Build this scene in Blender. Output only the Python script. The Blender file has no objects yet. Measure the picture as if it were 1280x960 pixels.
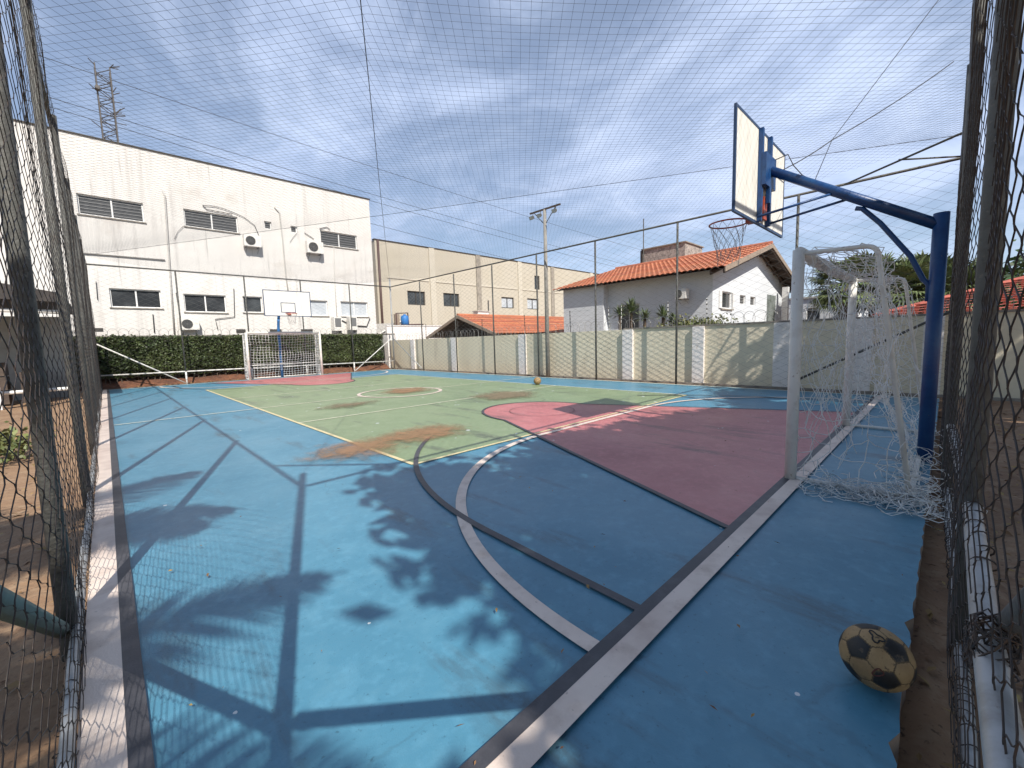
import bpy, bmesh, math, random
import numpy as np
from mathutils import Vector, Matrix
random.seed(7); rng = np.random.default_rng(7)
sc = bpy.context.scene
COL = sc.collection
PI = math.pi

# ------------------------------------------------------------------ camera
F = 524.19
M = np.array([[0.71774613, -0.09087061, 0.69034993], [-0.69569025, -0.05193758, 0.71646184], [-0.02925022, -0.99450743, -0.1004958]])
EYE = np.array([0, 0, 1.34])
cd = bpy.data.cameras.new('camera'); cam = bpy.data.objects.new('camera', cd); COL.objects.link(cam)
cd.sensor_width = 36; cd.lens = F / 1280 * 36; cd.clip_start = 0.02; cd.clip_end = 3000
R3 = Matrix(((M[0, 0], -M[0, 1], -M[0, 2]), (M[1, 0], -M[1, 1], -M[1, 2]), (M[2, 0], -M[2, 1], -M[2, 2])))
cam.matrix_world = Matrix.Translation(Vector(EYE)) @ R3.to_4x4()
sc.camera = cam

def ray(x, y): return M @ np.array([x - 640., y - 480., F])
def onY(x, y, Y): r = ray(x, y); return EYE + r * (Y / r[1])
def onX(x, y, X): r = ray(x, y); return EYE + r * (X / r[0])

# ------------------------------------------------------------------ materials
def nt_new(name):
    m = bpy.data.materials.new(name); m.use_nodes = True
    n = m.node_tree.nodes; l = m.node_tree.links
    return m, n, l, n['Principled BSDF']
def lin(c): return tuple(c) + (1,)
def mat(name, base, rough=.6, layers=(), bump=0., bscale=40., metal=0., stretch=(1, 1, 1), spec=.5, coat=0., rvar=0.):
    """layers: (scale, colour, lo, hi, detail[, stretch]) of noise laid over the base colour"""
    m, n, l, b = nt_new(name)
    b.inputs['Roughness'].default_value = rough; b.inputs['Metallic'].default_value = metal
    b.inputs['Specular IOR Level'].default_value = spec
    b.inputs['Coat Weight'].default_value = coat; b.inputs['Coat Roughness'].default_value = .25
    tc = n.new('ShaderNodeTexCoord')
    prev = None
    for i, L in enumerate(layers):
        s, c, lo, hi, det = L[:5]; st = L[5] if len(L) > 5 else stretch
        mp = n.new('ShaderNodeMapping'); mp.inputs['Scale'].default_value = st; mp.inputs['Location'].default_value = (i * 3.7, i * 1.3, i * 2.1)
        l.new(tc.outputs['Object'], mp.inputs['Vector'])
        nz = n.new('ShaderNodeTexNoise'); nz.inputs['Scale'].default_value = s; nz.inputs['Detail'].default_value = det; nz.inputs['Roughness'].default_value = .62
        l.new(mp.outputs[0], nz.inputs['Vector'])
        mr = n.new('ShaderNodeMapRange'); mr.inputs[1].default_value = lo; mr.inputs[2].default_value = hi
        l.new(nz.outputs['Fac'], mr.inputs[0])
        mx = n.new('ShaderNodeMix'); mx.data_type = 'RGBA'
        l.new(mr.outputs[0], mx.inputs[0]); mx.inputs[7].default_value = lin(c)
        if prev is None: mx.inputs[6].default_value = lin(base)
        else: l.new(prev, mx.inputs[6])
        prev = mx.outputs[2]
        if i == 0 and rvar:
            m2 = n.new('ShaderNodeMapRange'); m2.inputs[3].default_value = rough - rvar; m2.inputs[4].default_value = rough + rvar
            l.new(nz.outputs['Fac'], m2.inputs[0]); l.new(m2.outputs[0], b.inputs['Roughness'])
    if prev is None: b.inputs['Base Color'].default_value = lin(base)
    else: l.new(prev, b.inputs['Base Color'])
    if bump:
        nz = n.new('ShaderNodeTexNoise'); nz.inputs['Scale'].default_value = bscale; nz.inputs['Detail'].default_value = 5
        l.new(tc.outputs['Object'], nz.inputs['Vector'])
        bp = n.new('ShaderNodeBump'); bp.inputs['Strength'].default_value = bump; bp.inputs['Distance'].default_value = .02
        l.new(nz.outputs['Fac'], bp.inputs['Height']); l.new(bp.outputs[0], b.inputs['Normal'])
    return m
def hsv_vary(m, amt=.25, hue=.02):
    """random value per leaf / tile island"""
    n = m.node_tree.nodes; l = m.node_tree.links; b = n['Principled BSDF']
    g = n.new('ShaderNodeNewGeometry'); h = n.new('ShaderNodeHueSaturation')
    mr = n.new('ShaderNodeMapRange'); mr.inputs[3].default_value = 1 - amt; mr.inputs[4].default_value = 1 + amt
    mr2 = n.new('ShaderNodeMapRange'); mr2.inputs[3].default_value = .5 - hue; mr2.inputs[4].default_value = .5 + hue
    l.new(g.outputs['Random Per Island'], mr.inputs[0]); l.new(mr.outputs[0], h.inputs['Value'])
    l.new(g.outputs['Random Per Island'], mr2.inputs[0]); l.new(mr2.outputs[0], h.inputs['Hue'])
    src = b.inputs['Base Color'].links
    if src: l.new(src[0].from_socket, h.inputs['Color'])
    else: h.inputs['Color'].default_value = b.inputs['Base Color'].default_value
    l.new(h.outputs[0], b.inputs['Base Color'])
    return m

def court_paint(name, base, dark, light, speck=.075):
    m = mat(name, base, .42, [(.55, dark, .45, .85, 6), (5, light, .5, .8, 8), (46, tuple(x * .5 for x in base), .61, .74, 6), (2.6, tuple(x * .42 + .03 for x in base), .565, .69, 10, (1, .22, 1)),(14, tuple(x*1.18+.02 for x in base), .5,.85,6)], bump=.10, bscale=160, rvar=.2)
    n = m.node_tree.nodes; l = m.node_tree.links; b = n['Principled BSDF']
    tc = n.new('ShaderNodeTexCoord'); v = n.new('ShaderNodeTexVoronoi'); v.inputs['Scale'].default_value = 3.3
    l.new(tc.outputs['Object'], v.inputs['Vector'])
    nz = n.new('ShaderNodeTexNoise'); nz.inputs['Scale'].default_value = 60; l.new(tc.outputs['Object'], nz.inputs['Vector'])
    ad = n.new('ShaderNodeMath'); ad.operation = 'MULTIPLY_ADD'; ad.inputs[1].default_value = .035; l.new(nz.outputs['Fac'], ad.inputs[0]); l.new(v.outputs['Distance'], ad.inputs[2])
    sep = n.new('ShaderNodeSeparateColor'); l.new(v.outputs['Color'], sep.inputs[0])
    rr = n.new('ShaderNodeMath'); rr.operation = 'MULTIPLY'; rr.inputs[1].default_value = speck; l.new(sep.outputs[0], rr.inputs[0])
    lt = n.new('ShaderNodeMath'); lt.operation = 'LESS_THAN'; l.new(ad.outputs[0], lt.inputs[0]); l.new(rr.outputs[0], lt.inputs[1])
    mx = n.new('ShaderNodeMix'); mx.data_type = 'RGBA'
    l.new(lt.outputs[0], mx.inputs[0]); l.new(b.inputs['Base Color'].links[0].from_socket, mx.inputs[6]); mx.inputs[7].default_value = (.62, .66, .66, 1)
    l.new(mx.outputs[2], b.inputs['Base Color'])
    # hairline cracks: distorted cell edges, broken up by noise
    nd = n.new('ShaderNodeTexNoise'); nd.inputs['Scale'].default_value = 1.6; nd.inputs['Detail'].default_value = 6; l.new(tc.outputs['Object'], nd.inputs['Vector'])
    va = n.new('ShaderNodeVectorMath'); va.operation = 'MULTIPLY_ADD'; va.inputs[1].default_value = (.9, .9, 0); l.new(nd.outputs['Color'], va.inputs[0]); l.new(tc.outputs['Object'], va.inputs[2])
    vc = n.new('ShaderNodeTexVoronoi'); vc.feature = 'DISTANCE_TO_EDGE'; vc.inputs['Scale'].default_value = .42; l.new(va.outputs[0], vc.inputs['Vector'])
    mk = n.new('ShaderNodeMapRange'); mk.inputs[1].default_value = .0015; mk.inputs[2].default_value = .0045; mk.inputs[3].default_value = .38; mk.inputs[4].default_value = 0; l.new(vc.outputs['Distance'], mk.inputs[0])
    nm = n.new('ShaderNodeTexNoise'); nm.inputs['Scale'].default_value = .8; nm.inputs['Detail'].default_value = 4; l.new(tc.outputs['Object'], nm.inputs['Vector'])
    mm = n.new('ShaderNodeMapRange'); mm.inputs[1].default_value = .52; mm.inputs[2].default_value = .64; l.new(nm.outputs['Fac'], mm.inputs[0])
    cf = n.new('ShaderNodeMath'); cf.operation = 'MULTIPLY'; l.new(mk.outputs[0], cf.inputs[0]); l.new(mm.outputs[0], cf.inputs[1])
    # thin film of dust and peeled flecks down to the concrete
    np_ = n.new('ShaderNodeTexNoise'); np_.inputs['Scale'].default_value = 3.1; np_.inputs['Detail'].default_value = 13; np_.inputs['Roughness'].default_value = .78; l.new(tc.outputs['Object'], np_.inputs['Vector'])
    mp_ = n.new('ShaderNodeMapRange'); mp_.inputs[1].default_value = .655; mp_.inputs[2].default_value = .69; mp_.inputs[4].default_value = .7; l.new(np_.outputs['Fac'], mp_.inputs[0])
    x1 = n.new('ShaderNodeMix'); x1.data_type = 'RGBA'; l.new(mp_.outputs[0], x1.inputs[0]); l.new(mx.outputs[2], x1.inputs[6]); x1.inputs[7].default_value = (base[0] * .5 + .10, base[1] * .5 + .07, base[2] * .5 + .04, 1)
    x2 = n.new('ShaderNodeMix'); x2.data_type = 'RGBA'; l.new(cf.outputs[0], x2.inputs[0]); l.new(x1.outputs[2], x2.inputs[6]); x2.inputs[7].default_value = (.025, .025, .025, 1)
    l.new(x2.outputs[2], b.inputs['Base Color'])
    return m

MT = {}
MT['blue_court'] = court_paint('court_blue', (.074, .232, .335), (.054, .178, .265), (.105, .27, .37))
MT['green_court'] = court_paint('court_green', (.215, .285, .15), (.17, .22, .12), (.28, .335, .20), .14)
MT['red_court'] = court_paint('court_red', (.49, .16, .16), (.33, .115, .115), (.55, .22, .21))
MT['line_white'] = mat('line_white', (.75, .63, .54), .55, [(7, (.45, .34, .27), .5, .85, 8), (40, (.22, .17, .14), .66, .76, 5), (1.3, (.5, .38, .32), .45, .75, 5)], bump=.1, bscale=120)
MT['line_yellow'] = mat('line_yellow', (.68, .57, .33), .5, [(6, (.4, .38, .17), .5, .8, 8), (25, (.25, .3, .14), .58, .68, 6)])
MT['line_cream'] = mat('line_cream', (.78, .75, .58), .5, [(6, (.5, .52, .36), .45, .75, 8), (30, (.25, .3, .14), .58, .68, 6)])
MT['line_black'] = mat('line_black', (.05, .05, .058), .5, [(9, (.09, .09, .1), .45, .8, 8)], bump=.08, bscale=120)
MT['key_ring'] = mat('line_worn_grey', (.24, .10, .10), .5)
MT['slab_side'] = mat('slab_concrete', (.3, .22, .16), .9, [(6, (.15, .1, .07), .4, .7, 6)], bump=.4, bscale=30)
MT['dirt'] = mat('dirt', (.30, .185, .105), .95, [(1.1, (.20, .115, .065), .4, .7, 8), (9, (.38, .27, .17), .5, .8, 8), (34, (.09, .055, .035), .58, .72, 6)], bump=.9, bscale=14)
MT['galv'] = mat('galvanised', (.42, .43, .43), .5, [(9, (.28, .27, .25), .45, .75, 6), (26, (.16, .12, .09), .62, .76, 5)], metal=.35, bump=.1)
MT['galv_dark'] = mat('weathered_pipe', (.115, .115, .105), .65, [(7, (.06, .055, .048), .42, .7, 7), (30, (.20, .18, .15), .6, .75, 5)], metal=.1, bump=.25, bscale=60)
MT['wire'] = mat('fence_wire', (.055, .045, .040), .55, [(12, (.09, .06, .045), .5, .7, 4)], metal=.3)
MT['wire_far'] = mat('far_fence_wire', (.17, .165, .155), .55, metal=.3)
MT['net_cord'] = mat('net_cord_black', (.055, .06, .075), .8)
MT['white_bar'] = mat('white_painted_pipe', (.74, .72, .68), .5, [(12, (.5, .44, .38), .55, .75, 6)])
MT['goal_white'] = mat('goal_white', (.70, .68, .62), .45, [(5, (.55, .5, .43), .48, .75, 7), (22, (.28, .17, .1), .66, .74, 6)], bump=.05)
MT['goal_grey'] = mat('goal_worn', (.74, .72, .67), .5, [(7, (.56, .52, .46), .5, .78, 7), (26, (.24, .13, .07), .64, .74, 6)], bump=.1)
MT['cord_white'] = mat('net_cord_white', (.80, .80, .78), .8, [(20, (.62, .6, .56), .5, .7, 3)])
MT['blue_paint'] = mat('blue_enamel', (.007, .05, .175), .45, [(6, (.016, .08, .21), .45, .75, 8), (2.2, (.006, .032, .11), .5, .7, 6), (30, (.10, .10, .11), .665, .71, 7), (17, (.13, .05, .025), .69, .73, 8)], coat=.1, bump=.12, bscale=30)
MT['board'] = mat('board_white', (.78, .76, .70), .5, [(4, (.62, .58, .5), .5, .8, 7, (3, 1, .5)), (22, (.3, .25, .2), .68, .76, 5)])
MT['board_frame'] = mat('board_frame_navy', (.03, .06, .13), .5, [(10, (.06, .08, .13), .5, .7, 5)])
MT['orange'] = mat('rim_orange', (.42, .07, .03), .5, [(20, (.2, .05, .03), .5, .7, 5)])
MT['facade'] = mat('white_render', (.70, .67, .63), .85, [(.35, (.64, .61, .575), .4, .7, 6), (1.2, (.52, .49, .46), .52, .78, 7, (3.5, 1, .16)), (2.6, (.30, .28, .26), .61, .80, 8, (3, 1, .10)), (.55, (.52, .47, .42), .58, .76, 8), (.8, (.71, .69, .65), .55, .75, 5), (11, (.6, .55, .5), .62, .8, 6)], bump=.12, bscale=8)
MT['beige'] = mat('beige_render', (.50, .455, .375), .85, [(.3, (.48, .43, .34), .4, .7, 5), (1.2, (.43, .385, .31), .56, .8, 7, (3, 1, .12)), (9, (.45, .4, .32), .6, .8, 6)], bump=.08, bscale=8)
MT['beige_dark'] = mat('pilaster_brown', (.34, .30, .25), .8, [(5, (.2, .18, .15), .45, .7, 5)])
MT['beige_light'] = mat('pilaster_cream', (.55, .505, .42), .85, [(3, (.52, .47, .38), .45, .75, 5)])
MT['wall'] = mat('boundary_render', (.80, .72, .55), .9, [(.7, (.72, .64, .48), .4, .7, 6), (2.5, (.55, .47, .35), .56, .8, 8, (1, 1, .25)), (16, (.62, .55, .42), .6, .8, 6)], bump=.25, bscale=18)
MT['pillar'] = mat('pillar_white', (.86, .81, .77), .85, [(3, (.6, .55, .5), .5, .8, 7), (14, (.5, .42, .36), .62, .75, 6)], bump=.15, bscale=20)
MT['coping'] = mat('coping_concrete', (.3, .27, .23), .9, [(5, (.18, .16, .14), .45, .7, 7)], bump=.3)
MT['house_wall'] = mat('house_render', (.66, .68, .70), .85, [(.8, (.60, .62, .64), .4, .7, 5), (7, (.54, .55, .56), .6, .8, 6)], bump=.06, bscale=12)
MT['roof'] = hsv_vary(mat('clay_tile', (.47, .16, .08), .8, [(.9, (.26, .12, .075), .48, .72, 9), (6, (.12, .075, .055), .62, .74, 7), (2.2, (.38, .115, .06), .42, .7, 6), (12, (.62, .24, .12), .55, .75, 5), (28, (.2, .07, .04), .66, .76, 4)], bump=.15), .12, .008)
MT['roof_red'] = mat('red_tile', (.42, .10, .065), .75, [(3, (.23, .05, .035), .42, .7, 6), (16, (.46, .15, .1), .56, .76, 5), (25, (.07, .03, .025), .64, .75, 4)], bump=.15)
MT['wood_dark'] = mat('dark_timber', (.07, .05, .04), .8, [(8, (.11, .08, .06), .45, .7, 5)])
MT['fascia'] = mat('fascia_board', (.32, .25, .19), .75, [(8, (.22, .17, .13), .45, .7, 5)])
MT['stone'] = mat('stone_cladding', (.36, .31, .27), .9, [(5, (.22, .19, .17), .45, .6, 3), (11, (.5, .43, .38), .55, .65, 3)], bump=.7, bscale=9)
MT['frame_white'] = mat('frame_white', (.75, .74, .72), .45)
MT['frame_dark'] = mat('frame_dark', (.05, .045, .04), .5)
MT['pane_dark'] = mat('glass_dark', (.035, .038, .042), .12, [(1.5, (.07, .075, .08), .45, .7, 4)], spec=.6)
MT['pane_louvre'] = mat('louvre_glass', (.06, .06, .06), .35, [(2, (.09, .09, .09), .45, .7, 3, (1, 1, 8))])
MT['pane_light'] = mat('pane_pale_reflection', (.46, .49, .52), .3, [(2, (.56, .58, .6), .45, .7, 3)])  # pale panes; on some the colour stands in for a bright reflection
MT['ac_white'] = mat('ac_casing', (.74, .71, .66), .5, [(6, (.58, .53, .46), .55, .8, 6)])
MT['ac_grey'] = mat('ac_grille', (.16, .16, .16), .6)
MT['ac_dark'] = mat('ac_dark', (.03, .03, .03), .6)
MT['cable'] = mat('black_cable', (.03, .03, .032), .6)
MT['conduit'] = mat('conduit_grey', (.5, .48, .45), .6, [(10, (.36, .33, .3), .5, .7, 4)])
MT['pipe_brown'] = mat('downpipe_brown', (.09, .05, .045), .6)
MT['lattice'] = mat('lattice_steel', (.1, .09, .085), .6, metal=.3)
MT['pole'] = mat('concrete_pole', (.3, .28, .25), .85, [(5, (.2, .19, .17), .45, .7, 6)], bump=.15)
MT['lamp_glass'] = mat('lamp_glass', (.5, .5, .48), .25)
MT['tank_blue'] = mat('tank_blue', (.03, .17, .46), .5, [(8, (.05, .22, .5), .5, .7, 4)])
MT['trunk'] = mat('bark', (.12, .085, .06), .9, [(6, (.06, .045, .035), .45, .65, 6)], bump=.6, bscale=16)
MT['ball_tan'] = mat('ball_tan', (.36, .235, .105), .6, [(14, (.25, .155, .065), .42, .68, 7), (55, (.10, .065, .035), .58, .70, 6), (5, (.20, .125, .06), .5, .75, 8)], bump=.1, bscale=200)
MT['ball_black'] = mat('ball_black', (.014, .013, .012), .55, [(24, (.16, .11, .06), .56, .70, 7)], bump=.1, bscale=200)
MT['ball_seam'] = mat('ball_seam', (.10, .065, .03), .7)
MT['ball_red'] = mat('ball_mark_red', (.09, .02, .012), .6)
MT['shed_roof'] = mat('shed_roof_dark', (.035, .03, .028), .8, [(4, (.06, .05, .045), .45, .7, 5)])
MT['grey_wall'] = mat('grey_wall', (.36, .35, .33), .9, [(2, (.28, .27, .25), .45, .7, 6)])
MT['leaf_dry'] = hsv_vary(mat('dry_leaf', (.24, .14, .06), .8), .5, .03)
def leafmat(name, c, c2, amt=.35):
    m = hsv_vary(mat(name, c, .55, [(1.2, c2, .4, .65, 3)]), amt, .02)
    b = m.node_tree.nodes['Principled BSDF']
    return m
MT['hedge'] = leafmat('hedge_leaf', (.085, .105, .034), (.035, .052, .016), .6)
MT['tree_leaf'] = leafmat('tree_leaf', (.06, .10, .03), (.04, .07, .02))
MT['palm_leaf'] = leafmat('palm_leaf', (.15, .175, .07), (.08, .11, .04))
MT['yucca_leaf'] = leafmat('yucca_leaf', (.12, .15, .06), (.08, .11, .045))
MT['shrub_leaf'] = leafmat('shrub_leaf', (.16, .16, .05), (.09, .11, .035))

def stain_mat(name, c, c2):
    m = mat(name, c, .9, [(4, c2, .4, .7, 7), (26, tuple(x * .5 for x in c), .58, .72, 6)], bump=.35, bscale=60)
    n = m.node_tree.nodes; l = m.node_tree.links; b = n['Principled BSDF']
    at = n.new('ShaderNodeAttribute'); at.attribute_name = 'fade'
    tc = n.new('ShaderNodeTexCoord'); nz = n.new('ShaderNodeTexNoise'); nz.inputs['Scale'].default_value = 4.5; nz.inputs['Detail'].default_value = 14; nz.inputs['Roughness'].default_value = .82
    l.new(tc.outputs['Object'], nz.inputs['Vector'])
    a = n.new('ShaderNodeMath'); a.operation = 'MULTIPLY_ADD'; a.inputs[1].default_value = .6; l.new(at.outputs['Fac'], a.inputs[0]); a.inputs[2].default_value = -.57
    s = n.new('ShaderNodeMath'); s.operation = 'ADD'; l.new(a.outputs[0], s.inputs[0]); l.new(nz.outputs['Fac'], s.inputs[1])
    mr = n.new('ShaderNodeMapRange'); mr.inputs[1].default_value = .11; mr.inputs[2].default_value = .36; mr.inputs[4].default_value = .80; l.new(s.outputs[0], mr.inputs[0])
    l.new(mr.outputs[0], b.inputs['Alpha'])
    return m
MT['stain_brown'] = stain_mat('stain_earth', (.36, .20, .105), (.26, .16, .085))
MT['stain_dull'] = stain_mat('stain_dull', (.25, .19, .115), (.19, .15, .09))

# ------------------------------------------------------------------ mesh helpers
class MB:
    def __init__(s): s.v = []; s.f = []; s.m = []
    def add(s, V, Fs, mi=0):
        o = len(s.v); s.v.extend([tuple(float(c) for c in p) for p in V])
        for f in Fs: s.f.append(tuple(o + i for i in f)); s.m.append(mi)
        return s
    def box(s, lo, hi, mi=0):
        x0, y0, z0 = lo; x1, y1, z1 = hi
        return s.add([(x0, y0, z0), (x1, y0, z0), (x1, y1, z0), (x0, y1, z0), (x0, y0, z1), (x1, y0, z1), (x1, y1, z1), (x0, y1, z1)],
              [(0, 3, 2, 1), (4, 5, 6, 7), (0, 1, 5, 4), (1, 2, 6, 5), (2, 3, 7, 6), (3, 0, 4, 7)], mi)
    def tube(s, P, r, n=8, closed=False, mi=0, caps=True):
        P = [Vector(p) for p in P]; N = len(P); rs = r if isinstance(r, (list, tuple)) else [r] * N
        V = []; prev = None
        for i, p in enumerate(P):
            a = P[(i - 1) % N] if (i or closed) else P[0]; b = P[(i + 1) % N] if (i < N - 1 or closed) else P[-1]
            t = (b - a); t = t.normalized() if t.length > 1e-9 else Vector((0, 0, 1))
            if prev is None:
                ref = Vector((0, 0, 1)) if abs(t.z) < .9 else Vector((1, 0, 0)); u = t.cross(ref).normalized()
            else:
                u = prev - t * prev.dot(t)
                u = u.normalized() if u.length > 1e-6 else t.orthogonal().normalized()
            prev = u; w = t.cross(u)
            for k in range(n):
                a_ = 2 * PI * k / n; V.append(p + (u * math.cos(a_) + w * math.sin(a_)) * rs[i])
        Fs = []
        for i in range(N if closed else N - 1):
            j = (i + 1) % N
            for k in range(n): k2 = (k + 1) % n; Fs.append((i * n + k, i * n + k2, j * n + k2, j * n + k))
        if caps and not closed: Fs.append(tuple(reversed(range(n)))); Fs.append(tuple((N - 1) * n + k for k in range(n)))
        return s.add(V, Fs, mi)
    def quad(s, a, b, c, d, mi=0): return s.add([a, b, c, d], [(0, 1, 2, 3)], mi)
    def poly(s, P, mi=0): return s.add(P, [tuple(range(len(P)))], mi)
    def prism(s, P, off, mi=0):
        n = len(P); off = np.array(off)
        V = [np.array(p) for p in P] + [np.array(p) + off for p in P]
        Fs = [tuple(range(n - 1, -1, -1)), tuple(range(n, 2 * n))] + [(i, (i + 1) % n, n + (i + 1) % n, n + i) for i in range(n)]
        return s.add(V, Fs, mi)
    def build(s, name, mats, parent=None, loc=None, smooth=False):
        if not isinstance(mats, (list, tuple)): mats = [mats]
        base = world_of(parent) + (Vector(loc) if (loc is not None and parent is not None) else Vector((0, 0, 0)))
        if parent is None and loc is not None: base = Vector(loc)
        V = np.array(s.v, dtype=np.float64).reshape(-1, 3) - np.array(base)
        me = bpy.data.meshes.new(name); me.from_pydata(V.tolist(), [], s.f)
        for m in mats: me.materials.append(m)
        if len(mats) > 1: me.polygons.foreach_set('material_index', s.m)
        if smooth: me.polygons.foreach_set('use_smooth', [True] * len(s.f)); 
        me.update()
        o = bpy.data.objects.new(name, me); COL.objects.link(o)
        if parent is not None: o.parent = parent
        else: o.location = base
        return o
def world_of(o):
    p = Vector((0, 0, 0))
    while o is not None: p += o.location; o = o.parent
    return p
def tag(o, label=None, cat=None, group=None, kind=None):
    for k, v in (('label', label), ('category', cat), ('group', group), ('kind', kind)):
        if v: o[k] = v
    return o
def thing(name, loc, label, cat, group=None):
    o = bpy.data.objects.new(name, None); COL.objects.link(o); o.location = loc; o.empty_display_size = .2
    return tag(o, label, cat, group)
def copy_tree(o, parent=None):
    c = o.copy(); COL.objects.link(c)
    if parent is not None: c.parent = parent
    for ch in list(o.children): copy_tree(ch, c)
    return c
def np_mesh(name, V, Fq, m, parent=None, smooth=False, loc=(0, 0, 0)):
    """fast mesh from arrays: V (n,3), Fq (k,4)"""
    base = world_of(parent) if parent is not None else Vector(loc)
    V = np.asarray(V, dtype=np.float64) - np.array(base)
    me = bpy.data.meshes.new(name); k = len(Fq); w = Fq.shape[1]
    me.vertices.add(len(V)); me.vertices.foreach_set('co', V.astype(np.float32).ravel())
    me.loops.add(k * w); me.loops.foreach_set('vertex_index', Fq.astype(np.int32).ravel())
    me.polygons.add(k); me.polygons.foreach_set('loop_start', np.arange(0, k * w, w, dtype=np.int32)); 
    me.update(calc_edges=True)
    if smooth: me.polygons.foreach_set('use_smooth', np.ones(k, dtype=bool))
    me.materials.append(m)
    o = bpy.data.objects.new(name, me); COL.objects.link(o)
    if parent is not None: o.parent = parent
    else: o.location = base
    return o
def strands(P, r, e1, e2, n=3):
    """P: (S,K,3) polylines -> tube verts and quads with a fixed cross-section frame e1,e2"""
    S, K, _ = P.shape; e1 = np.array(e1, float); e2 = np.array(e2, float)
    ang = np.arange(n) * 2 * PI / n
    off = np.cos(ang)[:, None] * e1 + np.sin(ang)[:, None] * e2
    V = (P[:, :, None, :] + off[None, None] * r).reshape(-1, 3)
    idx = np.arange(S * K * n).reshape(S, K, n)
    a = idx[:, :-1]; b = idx[:, 1:]
    Fq = np.stack([a, np.roll(a, -1, 2), np.roll(b, -1, 2), b], -1).reshape(-1, 4)
    return V, Fq
def merge(parts):
    Vs = []; Fs = []; o = 0
    for V, Fq in parts: Vs.append(V); Fs.append(Fq + o); o += len(V)
    return np.concatenate(Vs), np.concatenate(Fs)

# ------------------------------------------------------------------ ground & court
def gz(x, y):
    """height of the bare ground round the slab"""
    near = -.115; far = -.035
    t = max(0, min(1, max((x - 9) / 3.5, (y - 2 - 30 * (x < 9) * 0) / 18 if x > -1 else 0)))
    if x < -.5: t = max(0, min(1, (y - 8) / 12))
    z = near + (far - near) * t
    return z
xs = sorted(set([-400, -120, -40, -15, -8] + [round(-6 + i * .25, 3) for i in range(23)] + [-.45, -.35, -.28, -.22, -.19] + [i for i in range(1, 12)] + [11.6, 11.65, 11.75] + [round(11.9 + i * .25, 3) for i in range(14)] + [17, 20, 26, 35, 60, 120, 400]))
ys = sorted(set([-400, -120, -40, -15, -8, -5, -3.5, -2.5, -1.75, -1.25, -.9, -.7] + [round(-.6 + i * .08, 3) for i in range(9)] + [i for i in range(1, 21)] + [21.4, 21.6, 21.8, 22, 22.4, 22.8, 23.2, 23.6, 24, 25, 27, 30, 40, 60, 120, 400]))
g = MB(); V = []
for y in ys:
    for x in xs:
        inside = (-.17 < x < 11.55) and (.07 < y < 21.55)
        z = -.2 if inside else gz(x, y) + (random.uniform(-.02, .02) if (abs(x) < 16 and abs(y) < 26) else 0)
        V.append((x, y, z))
nx = len(xs)
g.add(V, [(j * nx + i, j * nx + i + 1, (j + 1) * nx + i + 1, (j + 1) * nx + i) for j in range(len(ys) - 1) for i in range(nx - 1)])
tag(g.build('ground', MT['dirt'], smooth=True), kind='structure')

# slab with a slightly ragged near edge
sl = MB(); SX0, SX1, SY0, SY1 = -.19, 11.58, .045, 21.6
edge = []
N = 160
for i in range(N + 1): edge.append((SX0 + (SX1 - SX0) * i / N, SY0 + random.uniform(-.006, .006) + (random.uniform(.01, .03) if random.random() < .1 else 0)))
for i in range(1, 41): edge.append((SX1 + random.uniform(-.006, .006), SY0 + (SY1 - SY0) * i / 40))
for i in range(1, 41): edge.append((SX1 - (SX1 - SX0) * i / 40, SY1 + random.uniform(-.02, .02)))
for i in range(1, 160): edge.append((SX0 + random.uniform(-.004, .004), SY1 - (SY1 - SY0) * i / 160))
n = len(edge)
sl.add([(x, y, 0) for x, y in edge] + [(x, y, -.17) for x, y in edge], [tuple(range(n))], 0)
for i in range(n): sl.f.append((n + i, n + (i + 1) % n, (i + 1) % n, i)); sl.m.append(1)
tag(sl.build('court', [MT['blue_court'], MT['slab_side']]), kind='structure')

CX, CY, GY0, GY1 = 5.93, 10.9, .935, 20.95
def mirror(P): return [(x, 2 * (GY0 + GY1) / 2 - y) for x, y in P][::-1]
def key_outline():
    P = [(3.0, GY0 + .06), (4.80, 5.2)]
    for i in range(1, 24):
        a = PI - PI * i / 24; P.append((CX + 1.13 * math.cos(a), 5.2 + 1.36 * math.sin(a)))
    P += [(7.06, 5.2), (8.86, GY0 + .06)]
    return P[::-1]
def area(name, P, z, m): b = MB(); b.poly([(x, y, z) for x, y in P]); return tag(b.build(name, MT[m]), kind='structure')
VX0, VX1, VY0, VY1 = 2.37, 9.5, 4.08, 17.5
area('green_marking', [(VX0, VY0), (VX1, VY0), (VX1, VY1), (VX0, VY1)], .003, 'green_court')
area('red_key_marking', key_outline(), .006, 'red_court')
area('far_red_key_marking', mirror(key_outline()), .006, 'red_court')
LZ = [.008]
def line(name, P, w, m, closed=False):
    """ribbon of width w along ground polyline"""
    LZ[0] += .0005; z = LZ[0]; b = MB(); n = len(P); L = []; Rr = []
    for i, (x, y) in enumerate(P):
        a = P[(i - 1) % n] if (i or closed) else P[0]; c = P[(i + 1) % n] if (i < n - 1 or closed) else P[-1]
        dx, dy = c[0] - a[0], c[1] - a[1]; d = math.hypot(dx, dy); nx_, ny_ = -dy / d, dx / d
        L.append((x + nx_ * w / 2, y + ny_ * w / 2, z)); Rr.append((x - nx_ * w / 2, y - ny_ * w / 2, z))
    k = n if closed else n - 1
    for i in range(k): j = (i + 1) % n; b.quad(Rr[i], Rr[j], L[j], L[i])
    return tag(b.build(name, MT[m]), kind='structure')
def arc(cx, cy, r, a0, a1, n=40): return [(cx + r * math.cos(a0 + (a1 - a0) * i / n), cy + r * math.sin(a0 + (a1 - a0) * i / n)) for i in range(n + 1)]
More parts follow.
